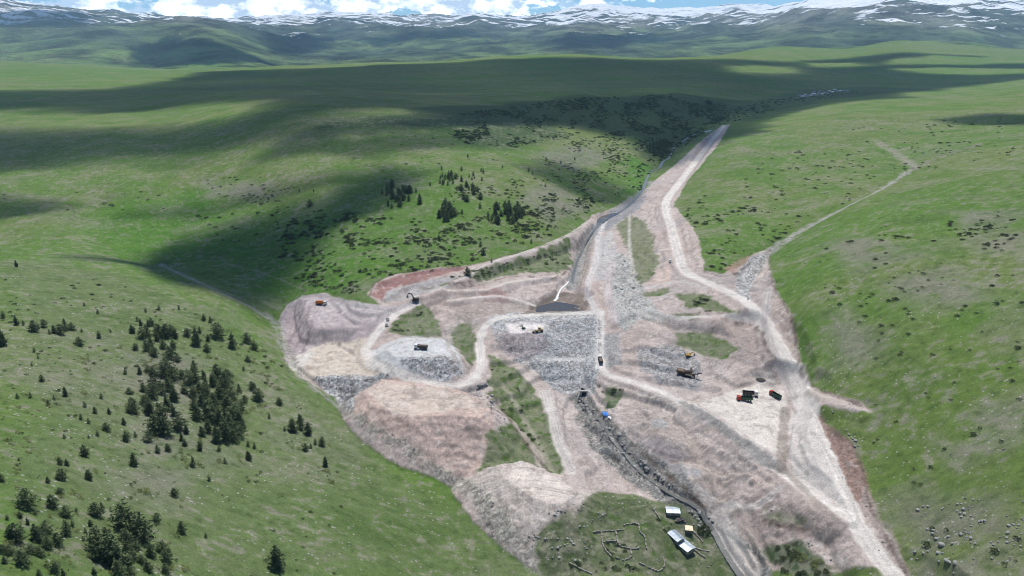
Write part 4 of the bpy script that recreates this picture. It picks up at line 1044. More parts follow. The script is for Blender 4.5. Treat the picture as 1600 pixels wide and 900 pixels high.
def dump_truck(px, py, heading, label, cab='white', body='orange', load=True, tilt=0.0, scale=1.0, group="dump trucks of the dam site", stripe=None):
    """8.6 m tipper lorry, front towards +x"""
    loc, rz = place(px, py, heading)
    r = empty("dump_truck", loc, rz); tag(r, label, "truck", group); r.scale = (scale,) * 3
    MB().box(-4.2, 4.0, -0.45, 0.45, 0.75, 1.05).box(3.95, 4.35, -1.2, 1.2, 0.45, 0.95, ch=0.08).box(-1.0, 0.8, 0.5, 1.1, 0.55, 1.0).box(-1.0, 0.8, -1.1, -0.5, 0.55, 1.0).build("chassis", M['steel'], r)
    c = MB().box(2.3, 4.2, -1.22, 1.22, 0.95, 2.1, ch=0.1).box(2.32, 4.15, -1.2, 1.2, 2.1, 3.0, top=(0.86, 0.93), ch=0.12).build("cab", M[cab], r)
    MB().box(4.03, 4.17, -1.02, 1.02, 2.1, 2.72, top=(0.8, 0.95)).build("windscreen", M['glass'], c)
    for sgn in (-1, 1): MB().box(2.75, 3.7, sgn * 1.19 - 0.025, sgn * 1.19 + 0.025, 2.05, 2.65).build("side_window", M['glass'], c)
    if stripe: MB().box(2.28, 4.22, -1.24, 1.24, 1.25, 1.5, ch=0.1).build("stripe", M[stripe], c)
    b = MB(); x0, x1, w, z0, z1 = -4.3, 2.0, 1.25, 1.15, 2.55
    b.box(x0, x1, -w, w, z0, z0 + 0.14, ry=tilt, piv=(x0 + 0.3, z0))
    b.box(x0, x1, -w, -w + 0.1, z0 + 0.14, z1, ry=tilt, piv=(x0 + 0.3, z0)); b.box(x0, x1, w - 0.1, w, z0 + 0.14, z1, ry=tilt, piv=(x0 + 0.3, z0))
    b.box(x1 - 0.1, x1, -w + 0.1, w - 0.1, z0 + 0.14, z1 + 0.25, ry=tilt, piv=(x0 + 0.3, z0)); b.box(x0, x0 + 0.1, -w + 0.1, w - 0.1, z0 + 0.14, z1 - 0.1, ry=tilt, piv=(x0 + 0.3, z0))
    for k in range(7):
        xx = x0 + 0.3 + k * 0.95
        for sgn in (-1, 1): b.box(xx, xx + 0.1, sgn * (w + 0.04) - 0.04, sgn * (w + 0.04) + 0.04, z0 + 0.1, z1, ry=tilt, piv=(x0 + 0.3, z0))
    bo = b.build("dump_body", M[body], r)
    if load:
        V = []; F = []; nx, ny = 12, 7
        for i in range(nx):
            for j in range(ny):
                u, v = i / (nx - 1), j / (ny - 1)
                V.append((x0 + 0.12 + u * (x1 - x0 - 0.24), -w + 0.12 + v * (2 * w - 0.24), z1 - 0.35 + 0.85 * math.sin(math.pi * u) ** 0.7 * math.sin(math.pi * v) ** 0.8 + random.uniform(-0.08, 0.08)))
        F = [(i * ny + j, (i + 1) * ny + j, (i + 1) * ny + j + 1, i * ny + j + 1) for i in range(nx - 1) for j in range(ny - 1)]
        MB().add(V, F).build("load", M['load'], bo)
    for x in (3.1, -1.9, -3.25):
        for y in (-1.02, 1.02): wheel(r, x, y)
    return r

def tracks(r, L=4.0, gauge=2.4, w=0.55, h=0.9):
    for sgn in (-1, 1):
        prof = [(-L / 2 + 0.25, 0), (L / 2 - 0.25, 0), (L / 2, h * 0.35), (L / 2, h * 0.7), (L / 2 - 0.3, h), (-L / 2 + 0.3, h), (-L / 2, h * 0.7), (-L / 2, h * 0.35)]
        y = sgn * gauge / 2
        t = MB().prism(prof, y - w / 2, y + w / 2).build("track", M['black'], r)
        q = MB()
        for k in range(5): q.tube((-L / 2 + 0.6 + k * (L - 1.2) / 4, y - w / 2 - 0.02, h * 0.42), (-L / 2 + 0.6 + k * (L - 1.2) / 4, y + w / 2 + 0.02, h * 0.42), h * 0.26, n=10)
        q.build("rollers", M['steel'], t)

def excavator(px, py, heading, label, paint_='yellow', scale=1.0, boom=((1.0, 1.6), (3.2, 4.6), (5.6, 4.9)), stick=((5.6, 4.9), (7.2, 2.2)), group="excavators of the dam site"):
    loc, rz = place(px, py, heading)
    r = empty("excavator", loc, rz); tag(r, label, "excavator", group); r.scale = (scale,) * 3
    tracks(r)
    h = MB().box(-2.4, 1.4, -1.3, 1.3, 1.05, 1.35, ch=0.2).box(-2.5, 0.2, -1.3, 1.3, 1.35, 2.35, top=(0.94, 0.96), ch=0.25).box(-2.75, -2.35, -1.25, 1.25, 1.2, 2.2, ch=0.15).build("house", M[paint_], r)
    MB().box(-1.9, -0.9, -0.9, 0.9, 2.35, 2.5).tube((-1.2, 0.9, 2.3), (-1.2, 0.9, 2.95), 0.08).build("engine_cover", M['steel'], h)
    cb = MB().box(0.1, 1.55, 0.35, 1.3, 1.35, 3.0, top=(0.82, 0.9), ch=0.1).build("cab", M[paint_], r)
    MB().box(1.42, 1.58, 0.45, 1.2, 1.9, 2.85, top=(0.4, 0.9)).box(0.35, 1.3, 1.27, 1.31, 1.9, 2.75).build("cab_glass", M['glass'], cb)
    b = MB().beam(list(boom), 0.42, [0.55, 0.7, 0.42]).build("boom", M[paint_], r)
    MB().tube((1.3, -0.1, 1.3), ((boom[1][0] + boom[0][0]) / 2 + 0.6, -0.1, (boom[1][1] + boom[0][1]) / 2), 0.11).build("boom_cylinder", M['steel'], b)
    s = MB().beam(list(stick), 0.34, [0.5, 0.3]).build("arm", M[paint_], r)
    x, z = stick[-1]
    MB().prism([(x + 0.2, z + 0.1), (x + 0.25, z - 0.6), (x - 0.35, z - 1.1), (x - 1.0, z - 0.8), (x - 0.9, z - 0.55), (x - 0.35, z - 0.1)], -0.6, 0.6).build("bucket", M['steel'], s)
    return r

def wheel_loader(px, py, heading, label, paint_='tan', scale=1.0):
    loc, rz = place(px, py, heading)
    r = empty("wheel_loader", loc, rz); tag(r, label, "loader"); r.scale = (scale,) * 3
    MB().box(-3.3, -0.3, -1.0, 1.0, 1.0, 2.2, top=(0.94, 0.9), ch=0.15).box(0.0, 2.0, -0.6, 0.6, 0.9, 1.7, ch=0.1).box(-0.4, 0.1, -0.3, 0.3, 0.8, 1.3).build("body", M[paint_], r)
    cb = MB().box(-1.6, 0.0, -0.75, 0.75, 2.2, 3.4, top=(0.86, 0.86), ch=0.1).build("cab", M[paint_], r)
    MB().box(-0.14, 0.02, -0.62, 0.62, 2.4, 3.2, top=(0.1, 0.9)).box(-1.35, -0.25, -0.78, 0.78, 2.5, 3.15, top=(0.92, 0.92)).build("cab_glass", M['glass'], cb)
    for sg in (-1, 1): MB().beam([(0.6 , 1.7), (2.4, 1.6), (3.4, 0.7)], 0.2, [0.35, 0.35, 0.25]).build("lift_arm", M[paint_], r).location = (0, sg * 0.55, 0)
    MB().prism([(3.2, 0.9), (3.1, 0.1), (4.3, 0.05), (3.5, 0.35), (3.45, 1.25)], -1.45, 1.45).build("bucket", M['steel'], r)
    for x in (-2.2, 1.3):
        for y in (-1.1, 1.1): wheel(r, x, y, 0.78, 0.6)
    return r

def pickup(px, py, heading, label):
    loc, rz = place(px, py, heading)
    r = empty("pickup_truck", loc, rz); tag(r, label, "pickup")
    b = MB().box(-2.6, 2.6, -0.92, 0.92, 0.55, 1.05, ch=0.12).box(-2.55, -0.7, -0.92, -0.84, 1.05, 1.35).box(-2.55, -0.7, 0.84, 0.92, 1.05, 1.35).box(-2.6, -2.5, -0.9, 0.9, 1.05, 1.35).box(-0.7, 2.5, -0.9, 0.9, 1.05, 1.2, top=(0.98, 0.96)).build("body", M['white'], r)
    c = MB().box(-0.75, 1.35, -0.85, 0.85, 1.2, 1.75, top=(0.66, 0.84), ch=0.08).build("cabin_glass", M['glass'], r)
    MB().box(-0.4, 0.95, -0.7, 0.7, 1.75, 1.8).build("roof", M['white'], r)
    for x in (-1.7, 1.7):
        for y in (-0.82, 0.82): wheel(r, x, y, 0.38, 0.24)
    return r

E_ = math.radians
dump_truck(502, 476, E_(-12), "orange tipper truck with white cab on top of the mauve earth heap", body='orange', load=False, tilt=-0.06)
dump_truck(658, 545, E_(172), "dark tipper truck with white cab crossing the pale stone heap", body='steel', cab='white')
dump_truck(938, 565, E_(92), "white tipper truck driving up the narrow track beside the dam face", body='steel', cab='white', scale=0.92)
dump_truck(1163, 626, E_(174), "truck with red cab and dark green body parked in the yard, nearer of the pair", body='green', cab='red', load=False)
dump_truck(1172, 618, E_(-10), "dark truck with a pale cab parked behind the red-cabbed one in the yard", body='steel', cab='white', load=False)
dump_truck(1211, 620, E_(116), "red-cabbed truck with dark body parked alone at the yard edge", body='green', cab='red', load=False, scale=0.9)
excavator(649, 470, E_(150), "dark excavator with pale yellow stripe digging at the red cut bay", paint_='steel', scale=1.05, group=None)
excavator(818, 514, E_(130), "small dark excavator on the pale patch of the dam crest", paint_='green', scale=0.55, boom=((1.0, 1.6), (2.4, 4.2), (4.2, 4.6)), stick=((4.2, 4.6), (5.0, 2.4)))
excavator(1076, 557, E_(15), "small yellow excavator at the edge of the green patch above the crusher", paint_='yellow', scale=0.75, boom=((1.0, 1.6), (2.6, 3.4), (4.6, 3.2)), stick=((4.6, 3.2), (5.6, 1.3)))
wheel_loader(841, 519, E_(200), "dusty yellow wheel loader spreading rock on the dam crest")
pickup(1047, 409, E_(80), "white pickup stopped beside the upper haul road junction")

# the screening plant: dark machine with feed hopper, screen box and two belts
loc, rz = place(1073, 588, E_(-28))
sp = empty("screening_plant", loc, rz); tag(sp, "dark brown rock screening machine with conveyor belts left of the bright yard", "crusher")
tracks(sp, 5.5, 2.8, 0.6, 1.0)
MB().box(-5.5, 5.0, -0.9, 0.9, 1.1, 1.6).box(-5.5, -5.1, -0.9, 0.9, 0.2, 1.1).box(4.6, 5.0, -0.9, 0.9, 0.2, 1.1).build("chassis", M['rust'], sp)
hp = MB().box(-5.8, -2.2, -1.6, 1.6, 2.4, 3.6, top=(1.25, 1.3)).box(-5.2, -2.8, -1.2, 1.2, 1.6, 2.4, top=(1.4, 1.3)).build("hopper", M['rust'], sp)
MB().box(-5.4, -2.6, -1.3, 1.3, 3.35, 3.66, top=(1.1, 1.1)).build("rock_load", M['load'], hp)
sb = MB().box(-1.5, 3.2, -1.3, 1.3, 2.6, 4.0, ry=E_(-12)).build("screen_box", M['rust'], sp)
MB().box(-1.2, 2.9, -1.0, 1.0, 4.02, 4.1, ry=E_(-12), piv=(0.8, 2.6)).build("screen_mesh", M['steel'], sb)
MB().box(0.2, 2.2, -1.1, 1.1, 1.6, 2.5, ch=0.1).build("engine_box", M['tan'], sp)
cvb = MB().beam([(3.0, 1.7), (9.0, 4.2)], 1.0, [0.35, 0.3]).build("conveyor", M['rust'], sp)
MB().beam([(3.0, 1.92), (9.0, 4.42)], 0.8, [0.06, 0.06]).build("belt", M['black'], cvb)
q = MB()
for k in range(2):
    q.tube((6.6, -0.45 + k * 0.9, 3.0), (6.0, -0.45 + k * 0.9, 0.0), 0.09)
q.build("support_leg", M['rust'], cvb)
c2 = MB()
pts = [(1.0, 1.2, 1.8), (1.0, 6.2, 3.4)]
c2.tube(pts[0], pts[1], 0.45, n=4).build("side_conveyor", M['rust'], sp)
MB().box(0.2, 3.4, -1.75, -1.35, 1.7, 2.1).box(-0.5, 0.1, -1.8, -1.3, 1.8, 2.3).build("walkway", M['cream'], sp)

# heap, tarpaulin, culvert
def lump(name, px, py, rx, ry_, h, m, label=None, cat=None, rz=0.0, n=22, jag=0.15, seed=0, sink=0.15):
    rr = random.Random(seed + 5)
    loc, _ = place(px, py)
    V = []; F = []; rings = 7
    for i in range(rings + 1):
        t = i / rings
        for j in range(n):
            a = j * 2 * math.pi / n
            k = (1 - t) * (1 + rr.uniform(-jag, jag) * (1 - t * 0.6))
            V.append((rx * k * math.cos(a), ry_ * k * math.sin(a), -sink + (h + sink) * (1 - (1 - t) ** 2) + rr.uniform(-jag, jag) * h * 0.3 * (i > 0)))
    F = [(i * n + j, i * n + (j + 1) % n, (i + 1) * n + (j + 1) % n, (i + 1) * n + j) for i in range(rings) for j in range(n)]
    o = MB().add(V, F).build(name, m); o.location = loc; o.rotation_euler = (0, 0, rz)
    tag(o, label, cat); return o
lump("gravel_heap", 1189, 592, 3.1, 3.0, 0.5, M['darkgravel'], "low round heap of dark gravel beyond the parked red truck", "heap", jag=0.06)
t = lump("tarpaulin", 947, 648, 1.7, 3.4, 1.3, M['blue'], "crumpled blue tarpaulin lying beside the upper river bank", "tarpaulin", rz=0.4, jag=0.4, seed=3, n=14)
lump("sheet", 953, 652, 0.9, 1.6, 0.5, M['white'], "small pale sheet lying next to the blue tarpaulin", "sheet", rz=0.2, jag=0.4, seed=9, n=10)
loc, rz = place(912, 618, 0.0)
cv = empty("culvert", loc, rz); tag(cv, "concrete culvert mouth at the foot of the dam", "culvert")
h = MB().box(-2.6, -1.3, -0.5, 0.5, -0.5, 3.0).box(1.3, 2.6, -0.5, 0.5, -0.5, 3.0).box(-2.6, 2.6, -0.55, 0.55, 2.6, 3.4).build("headwall", M['concrete'], cv)
MB().box(-1.3, 1.3, -0.2, 6.0, -0.4, 2.6).build("mouth_shade", M['dark'], cv)  # solid near-black block, painted in for the shade inside the mouth
for sg in (-1, 1): MB().add([(sg * 2.3, -0.5, -0.5), (sg * 4.2, -4.5, -0.5), (sg * 4.2, -4.5, 0.4), (sg * 2.3, -0.5, 2.6), (sg * 2.7, -0.5, -0.5), (sg * 4.6, -4.4, -0.5), (sg * 4.6, -4.4, 0.4), (sg * 2.7, -0.5, 2.6)],
     [(0, 1, 2, 3), (7, 6, 5, 4), (0, 4, 5, 1), (1, 5, 6, 2), (2, 6, 7, 3), (3, 7, 4, 0)]).build("wing_wall", M['concrete'], cv)

# ------------------------------------------------------------------ huts and folds at the river
def hut(px, py, rz, L, Wd, h, roofm, label, pitch=0.9, wallm='drystone', door=True):
    loc, _ = place(px, py)
    r = empty("hut", (loc[0], loc[1], loc[2] - 0.3), rz); tag(r, label, "hut")
    w = MB().box(-L / 2, L / 2, -Wd / 2, Wd / 2, 0, h)
    w.prism([(-Wd / 2, h), (Wd / 2, h), (0, h + pitch - 0.1)], -L / 2 + 0.02, L / 2 - 0.02)
    w.v[16 - 8:] = [(y, -x, z) for x, y, z in w.v[8:]]
    wl_ = w.build("wall", M[wallm], r)
    if door:
        MB().box(-0.5, 0.5, -Wd / 2 - 0.06, -Wd / 2 + 0.02, 0.1, 1.9).build("door", M['wood'], wl_)
        MB().box(L * 0.25, L * 0.25 + 0.8, -Wd / 2 - 0.05, -Wd / 2 + 0.02, 1.1, 1.8).build("window", M['glass'], wl_)
    ro = MB()
    n = max(2, int(L / 0.8)); e = 0.35
    for sg in (-1, 1):            # ribbed sheets, each strip a shallow fold
        for k in range(n):
            x0 = -L / 2 - e + k * (L + 2 * e) / n; x1 = x0 + (L + 2 * e) / n; xm = (x0 + x1) / 2
            y1 = sg * (Wd / 2 + e); z1 = h - pitch * e / (Wd / 2); zt = h + pitch
            for a, b, da, db in ((x0, xm, 0, 0.05), (xm, x1, 0.05, 0)):
                V = [(a, y1, z1 + da), (b, y1, z1 + db), (b, 0, zt + db), (a, 0, zt + da)]
                V += [(x, y, z - 0.07) for x, y, z in V]
                ro.add(V, [(0, 1, 2, 3), (7, 6, 5, 4), (0, 4, 5, 1), (2, 6, 7, 3)] )
    ro.build("roof", M[roofm], r)
    return r
hut(1051, 801, E_(-3), 6.0, 4.2, 1.9, 'tin', "small stone hut with a bright tin roof at the river bend, farthest of the huts", 0.35)
hut(1076, 829, E_(-10), 2.9, 3.0, 1.8, 'cream', "small hut with a square cream roof between the two tin-roofed huts", 0.25)
hut(1056, 842, E_(-62), 6.6, 4.2, 2.2, 'oldtin', "grey-roofed upper end of the long row of huts", 0.45)
hut(1069, 856, E_(-58), 8.4, 4.9, 2.4, 'tin', "longest hut, with a bright bluish tin roof, nearest to the camera", 0.5)
lump("junk_heap", 1064, 812, 2.6, 1.6, 0.9, M['steel'], "dark pile of scrap behind the cream-roofed hut", "heap", jag=0.5, seed=12, n=12)

def stone_wall(P, label, h=1.1, w=0.9, seed=0):
    """dry stone wall as a row of rough courses following the ground"""
    rr = random.Random(seed)
    W_ = to_world(dense(P, 2.2)[:, :2]); mb = MB()
    for i in range(len(W_) - 1):
        x, y = (W_[i, :2] + W_[i + 1, :2]) / 2; z = zlook(np.array([x]), np.array([y]))[0]
        if rr.random() < 0.06: continue
        hh = h * rr.uniform(0.55, 1.15); ang = math.atan2(W_[i + 1, 1] - W_[i, 1], W_[i + 1, 0] - W_[i, 0])
        L = np.hypot(*(W_[i + 1, :2] - W_[i, :2])) / 2 + 0.12; ca, sa = math.cos(ang), math.sin(ang)
        V = []
        for (a, b, c, s_) in [(-1, -1, 0, 1), (1, -1, 0, 1), (1, 1, 0, 1), (-1, 1, 0, 1), (-1, -1, 1, 0.7), (1, -1, 1, 0.7), (1, 1, 1, 0.7), (-1, 1, 1, 0.7)]:
            lx = a * L + rr.uniform(-0.1, 0.1); ly = b * w / 2 * s_ + rr.uniform(-0.12, 0.12)
            V.append((x + lx * ca - ly * sa, y + lx * sa + ly * ca, z - 0.4 + c * (hh + 0.4) + rr.uniform(-0.1, 0.1) * c))
        mb.add(V, [(3, 2, 1, 0), (4, 5, 6, 7), (0, 1, 5, 4), (1, 2, 6, 5), (2, 3, 7, 6), (3, 0, 4, 7)])
    o = mb.build("stone_wall", M['drystone']); tag(o, label, "stone wall", "ruined stone folds by the huts"); return o
for i, (P, lb) in enumerate([
  ([(927,833),(940,831),(958,830),(975,828)], "long back wall of the ruined folds, running level across the grass"),
  ([(940,832),(941,848),(947,862),(955,870)], "curved left outer wall of the ruined folds"),
  ([(962,830),(964,842),(968,853),(985,858),(1000,858)], "bent inner wall with a corner in the middle of the ruined folds"),
  ([(941,848),(953,847),(963,846)], "short cross wall in the left half of the ruined folds"),
  ([(975,822),(985,819),(998,820)], "short rounded wall at the top of the ruined folds"),
  ([(998,820),(1000,832),(1007,840),(1010,858)], "right outer wall of the ruined folds, leaning downhill"),
  ([(985,858),(986,870),(975,876),(962,872)], "low wall closing the bottom of the ruined folds"),
  ([(1036,872),(1038,885),(1028,893),(1010,886),(998,880)], "curved wall of the separate fold at the bottom edge"),
  ([(1083,858),(1092,865),(1102,872)], "short straight wall running down from the longest hut"),
  ([(1085,857),(1098,860),(1108,862)], "thin level wall right of the longest hut"),
  ([(1080,828),(1092,840),(1098,848)], "thin slanting wall beside the cream-roofed hut"),
  ([(1020,795),(1026,804),(1032,812)], "short wall on the left of the farthest hut"),
  ([(890,880),(908,890),(925,897)], "brown tumbled wall at the lower left of the grass"),
  ]): stone_wall(P, lb, seed=i + 40, h=0.8 if i < 8 else 0.6, w=0.65)

# ------------------------------------------------------------------ village far up the valley
vh = [(1249,150.5,0),(1254,152,1),(1258,149.5,0),(1262,151.5,0),(1267,150.5,2),(1271,147.5,1),(1275,149,0),(1279,147,0),(1284,148.5,1),(1288,146,0),(1293,147.5,0),(1296,143.5,1),(1301,145,2),(1304,141,1),(1308,143.5,0),(1313,143,1),(1318,142.5,0),(1325,143,0),(1272,144,0),(1281,143.5,0)]
words = "first second third fourth fifth sixth seventh eighth ninth tenth eleventh twelfth thirteenth fourteenth fifteenth sixteenth seventeenth eighteenth nineteenth twentieth".split()
order = sorted(range(len(vh)), key=lambda i: vh[i][0])
for rank, i in enumerate(order):
    px, py, k = vh[i]
    loc, _ = place(px, py)
    L, Wd, h = random.uniform(8, 12), random.uniform(6, 8), random.uniform(3, 4)
    r = empty("village_house", (loc[0], loc[1], loc[2] - 0.5), random.uniform(-0.4, 0.4))
    tag(r, "%s house of the distant village counted from the left, %s roof" % (words[rank], ("blue-grey", "pale", "shining white")[k]), "house", "houses of the distant village")
    w = MB().box(-L / 2, L / 2, -Wd / 2, Wd / 2, 0, h).build("wall", M['plaster'], r)
    rf = MB()
    e = 0.5
    V = [(-L / 2 - e, -Wd / 2 - e, h - 0.1), (L / 2 + e, -Wd / 2 - e, h - 0.1), (L / 2 + e, Wd / 2 + e, h - 0.1), (-L / 2 - e, Wd / 2 + e, h - 0.1), (-L / 2 + 1, 0, h + 2.2), (L / 2 - 1, 0, h + 2.2)]
    rf.add(V, [(0, 1, 5, 4), (1, 2, 5), (2, 3, 4, 5), (3, 0, 4), (3, 2, 1, 0)])
    rf.build("roof", M['roofwhite'] if k else M['roofblue'], r)
    for wx in (-L * 0.3, L * 0.05, L * 0.3): MB().box(wx, wx + 1.1, -Wd / 2 - 0.08, -Wd / 2 + 0.02, 1.2, 2.5).build("window", M['glass'], w)

# ------------------------------------------------------------------ foliage
def leaf_mat(name, dark, light, rnd=0.35):
    m, N, L, b = new_mat(name)
    oi = N.new("ShaderNodeObjectInfo"); g = N.new("ShaderNodeNewGeometry")
    no = N.new("ShaderNodeTexNoise"); no.inputs["Scale"].default_value = 0.8; no.inputs["Detail"].default_value = 4
    L.new(g.outputs["Position"], no.inputs["Vector"])
    ad = N.new("ShaderNodeMath"); ad.operation = 'MULTIPLY_ADD'; L.new(oi.outputs["Random"], ad.inputs[0]); ad.inputs[1].default_value = rnd; L.new(no.outputs[0], ad.inputs[2])
    mr = N.new("ShaderNodeMapRange"); mr.inputs[1].default_value = 0.4; mr.inputs[2].default_value = 0.6 + rnd; L.new(ad.outputs[0], mr.inputs[0])
    mx = N.new("ShaderNodeMix"); mx.data_type = 'RGBA'; mx.inputs[6].default_value = (*dark, 1); mx.inputs[7].default_value = (*light, 1)
    L.new(mr.outputs[0], mx.inputs[0]); L.new(mx.outputs[2], b.inputs["Base Color"])
    b.inputs["Roughness"].default_value = 0.8; b.inputs["Specular IOR Level"].default_value = 0.15
    return m
M_pine = leaf_mat("pine_needles", (0.044, 0.072, 0.034), (0.150, 0.190, 0.085))
M_bark = mat("bark", (0.09, 0.06, 0.04), 0.9, var=0.3)
M_bush = leaf_mat("juniper_leaves", (0.034, 0.056, 0.022), (0.090, 0.105, 0.045))
M_mat = leaf_mat("low_scrub_leaves", (0.085, 0.110, 0.030), (0.150, 0.160, 0.055))
M_scrub = leaf_mat("valley_scrub_leaves", (0.030, 0.060, 0.020), (0.075, 0.120, 0.040))

def mesh_np(name, V, F, m, k=4):
    """V (n,3), F (m,k) arrays"""
    me = bpy.data.meshes.new(name)
    me.vertices.add(len(V)); me.vertices.foreach_set("co", np.asarray(V, np.float32).ravel())
    me.loops.add(F.size); me.loops.foreach_set("vertex_index", F.astype(np.int32).ravel())
    me.polygons.add(len(F)); me.polygons.foreach_set("loop_start", np.arange(0, F.size, k, dtype=np.int32))
    me.polygons.foreach_set("loop_total", np.full(len(F), k, np.int32))
    me.update(calc_edges=True); me.materials.append(m); return me

def tufts(P, size, flat=0.5, R=rng):
    """needle tufts: one bent leaf-sized quad at every point"""
    n = len(P)
    a = R.normal(size=(n, 3)); a[:, 2] *= flat; a /= np.linalg.norm(a, axis=1)[:, None]
    b = np.cross(a, R.normal(size=(n, 3))); b /= np.linalg.norm(b, axis=1)[:, None]
    s = size * R.uniform(0.6, 1.3, n)[:, None]
    V = np.stack([P - a * s, P - b * s * 0.55, P + a * s, P + b * s * 0.55], 1).reshape(-1, 3)
    return V, np.arange(n * 4).reshape(n, 4)

def pine_meshes(seed, fat=0.30, n=1500, rnd=1.7, lean=0.0):
    """unit-height conifer: whorls of drooping branches carrying tufts"""
    R = np.random.default_rng(seed); pts = []
    levels = 15
    for i in range(levels):
        t = 0.06 + 0.90 * (i / levels) ** 0.95
        rad = fat * (1 - t ** rnd) ** 0.85 * R.uniform(0.78, 1.15) * (0.72 + 0.28 * min(1, t * 5))
        nb = int(5 + 6 * (1 - t))
        off = R.uniform(0, 6.28)
        for j in range(nb):
            if R.random() < 0.16: continue
            a = off + j * 6.283 / nb + R.normal(0, 0.2); rr = rad * R.uniform(0.5, 1.25)
            m = int(n * rr / (levels * 9 * fat * 0.55)) + 2
            u = R.uniform(0.12, 1, m) ** 0.75
            x = np.cos(a) * rr * u + lean * t; y = np.sin(a) * rr * u * (1 + lean * 2)
            z = t + 0.05 * u - 0.09 * u * u * (1 - t) + R.normal(0, 0.012, m)
            w = 0.035 * (1 - u * 0.3)
            pts.append(np.stack([x + R.normal(0, 1, m) * w, y + R.normal(0, 1, m) * w, z], 1))
    top = np.stack([R.normal(0, 0.008, 14), R.normal(0, 0.008, 14), np.linspace(0.93, 1.0, 14)], 1)
    P = np.concatenate(pts + [top])
    V, F = tufts(P, 0.042, 0.5, R)
    crown = mesh_np("crown", V, F, M_pine)
    tb = MB().tube((0, 0, -0.04), (0, 0, 0.95), 0.018, 0.003, 7)
    for i in range(10):
        t = 0.1 + i * 0.075; a = R.uniform(0, 6.28); rr = fat * (1 - t) * 0.7
        tb.tube((0, 0, t), (math.cos(a) * rr, math.sin(a) * rr, t + 0.02), 0.006, 0.002, 4)
    o = tb.build("trunk", M_bark); trunk = o.data; bpy.data.objects.remove(o)
    return crown, trunk
PINES = [pine_meshes(1, 0.30), pine_meshes(2, 0.38, rnd=2.6, lean=0.08), pine_meshes(3, 0.26, 1300), pine_meshes(4, 0.46, 1700, 3.4, -0.06), pine_meshes(5, 0.34, rnd=2.2), pine_meshes(6, 0.33, 900, 1.4, 0.05), pine_meshes(7, 0.42, 1500, 2.8, 0.1), pine_meshes(8, 0.24, 1100, 1.3)]

def hpx_to_m(px, py, h):
    x, y, z = ground_at(px, py)
    t = y / (CP - (np.asarray(py) - 450) / FOC * SP)
    dep = np.arctan2(CAMH - z, y)
    return x, y, z, np.asarray(h) * t / FOC / np.cos(dep)

T_LL = [(44,793,32),(76,754,10),(96,751,14),(139,750,14),(84,793,22),(93,773,12),(105,809,20),(32,810,12),(28,846,30),(59,846,28),(75,834,22),(105,836,24),(44,820,12),(76,857,22),(91,852,20),(34,882,24),(66,870,18),(48,864,16),(87,893,18),(19,866,18),(5,864,14),(151,806,22),(160,797,14),(142,823,12),(131,845,8),(114,822,10),(62,900,12),(100,901,14),(8,880,12),(120,800,8),(3,752,13),(14,838,14),(12,812,9),(56,805,9)]
T_LR = [(193,825,40),(226,843,44),(245,815,14),(155,861,38),(181,882,48),(151,877,14),(238,870,20),(254,863,18),(261,878,20),(231,893,16),(260,895,16),(185,898,22),(215,859,14),(208,900,16),(148,897,12),(174,799,8),(195,880,12),(210,875,14),(168,850,26),(200,862,18),(222,880,14),(274,774,12),(285,833,20),(265,862,8),(134,832,8)]
T_M = [(66,596,12),(103,619,16),(28,623,10),(48,621,9),(76,633,10),(85,625,8),(159,623,10),(133,636,10),(149,646,12),(171,647,12),(194,663,12),(127,655,10),(139,662,10),(167,673,14),(153,681,10),(197,687,16),(212,683,10),(101,685,8),(139,685,7),(133,713,20),(94,726,12),(105,728,12),(96,749,18),(139,749,16),(75,754,10),(210,728,22),(60,560,6),(30,720,6)]
T_T = [(26,417,12),(5,497,12),(26,508,16),(37,508,9),(55,518,20),(68,511,14),(78,522,9),(94,522,18),(103,516,20),(114,516,14),(126,540,16),(155,528,12),(132,478,7),(153,490,8),(128,519,7),(173,519,6),(5,540,28),(54,550,9),(50,572,7),(85,520,14),(60,514,10)]
T_G = [(207,520,12),(222,528,20),(237,509,14),(247,525,22),(260,528,24),(268,525,20),(275,529,16),(231,549,20),(241,556,16),(228,488,8),(249,484,9),(280,484,7),(215,502,9),(206,518,12),(212,547,12),(196,584,11),(219,584,14),(231,581,12),(265,560,22),(257,589,26),(279,565,14),(241,587,18),(203,616,12),(208,645,26),(236,648,30),(245,677,30),(260,680,32),(279,671,28),(197,690,14),(233,691,18),(247,707,14),(263,704,12),(225,612,16),(238,622,24),(228,632,18),(262,640,26),(272,650,22),(250,655,28),(240,605,20),(252,615,22),(266,605,18),(284,590,14),(236,540,16),(256,545,18),(271,545,16)]
T_H = [(293,525,14),(308,540,30),(312,520,12),(319,501,12),(329,504,12),(340,528,26),(364,544,26),(387,536,18),(398,546,16),(324,549,14),(325,533,12),(388,565,12),(381,579,8),(295,600,26),(305,597,24),(304,579,18),(319,592,16),(340,589,22),(355,595,20),(307,655,24),(303,640,24),(329,656,34),(345,629,30),(353,688,34),(340,691,30),(372,683,26),(367,651,26),(393,608,14),(404,625,20),(284,688,14),(289,697,12),(313,704,16),(292,677,14),(316,681,16),(343,704,10),(388,717,14),(398,700,10),(388,697,10),(322,610,24),(333,604,22),(350,615,26),(362,622,22),(318,632,22),(335,640,28),(358,640,26),(375,660,22),(344,664,28),(360,672,26),(378,640,18),(302,620,20),(290,615,16),(326,675,22),(366,690,20),(374,612,14),(382,628,12),(312,612,18)]
T_R = [(398,607,10),(438,632,13),(421,653,8),(445,673,8),(459,674,22),(469,662,16),(482,678,20),(477,703,12),(493,694,10),(503,695,14),(509,728,16),(302,729,18),(352,724,10),(389,719,14),(327,751,10),(273,776,14),(434,888,36),(322,840,8),(470,672,14),(486,700,8)]
rg_ = random.Random(11)
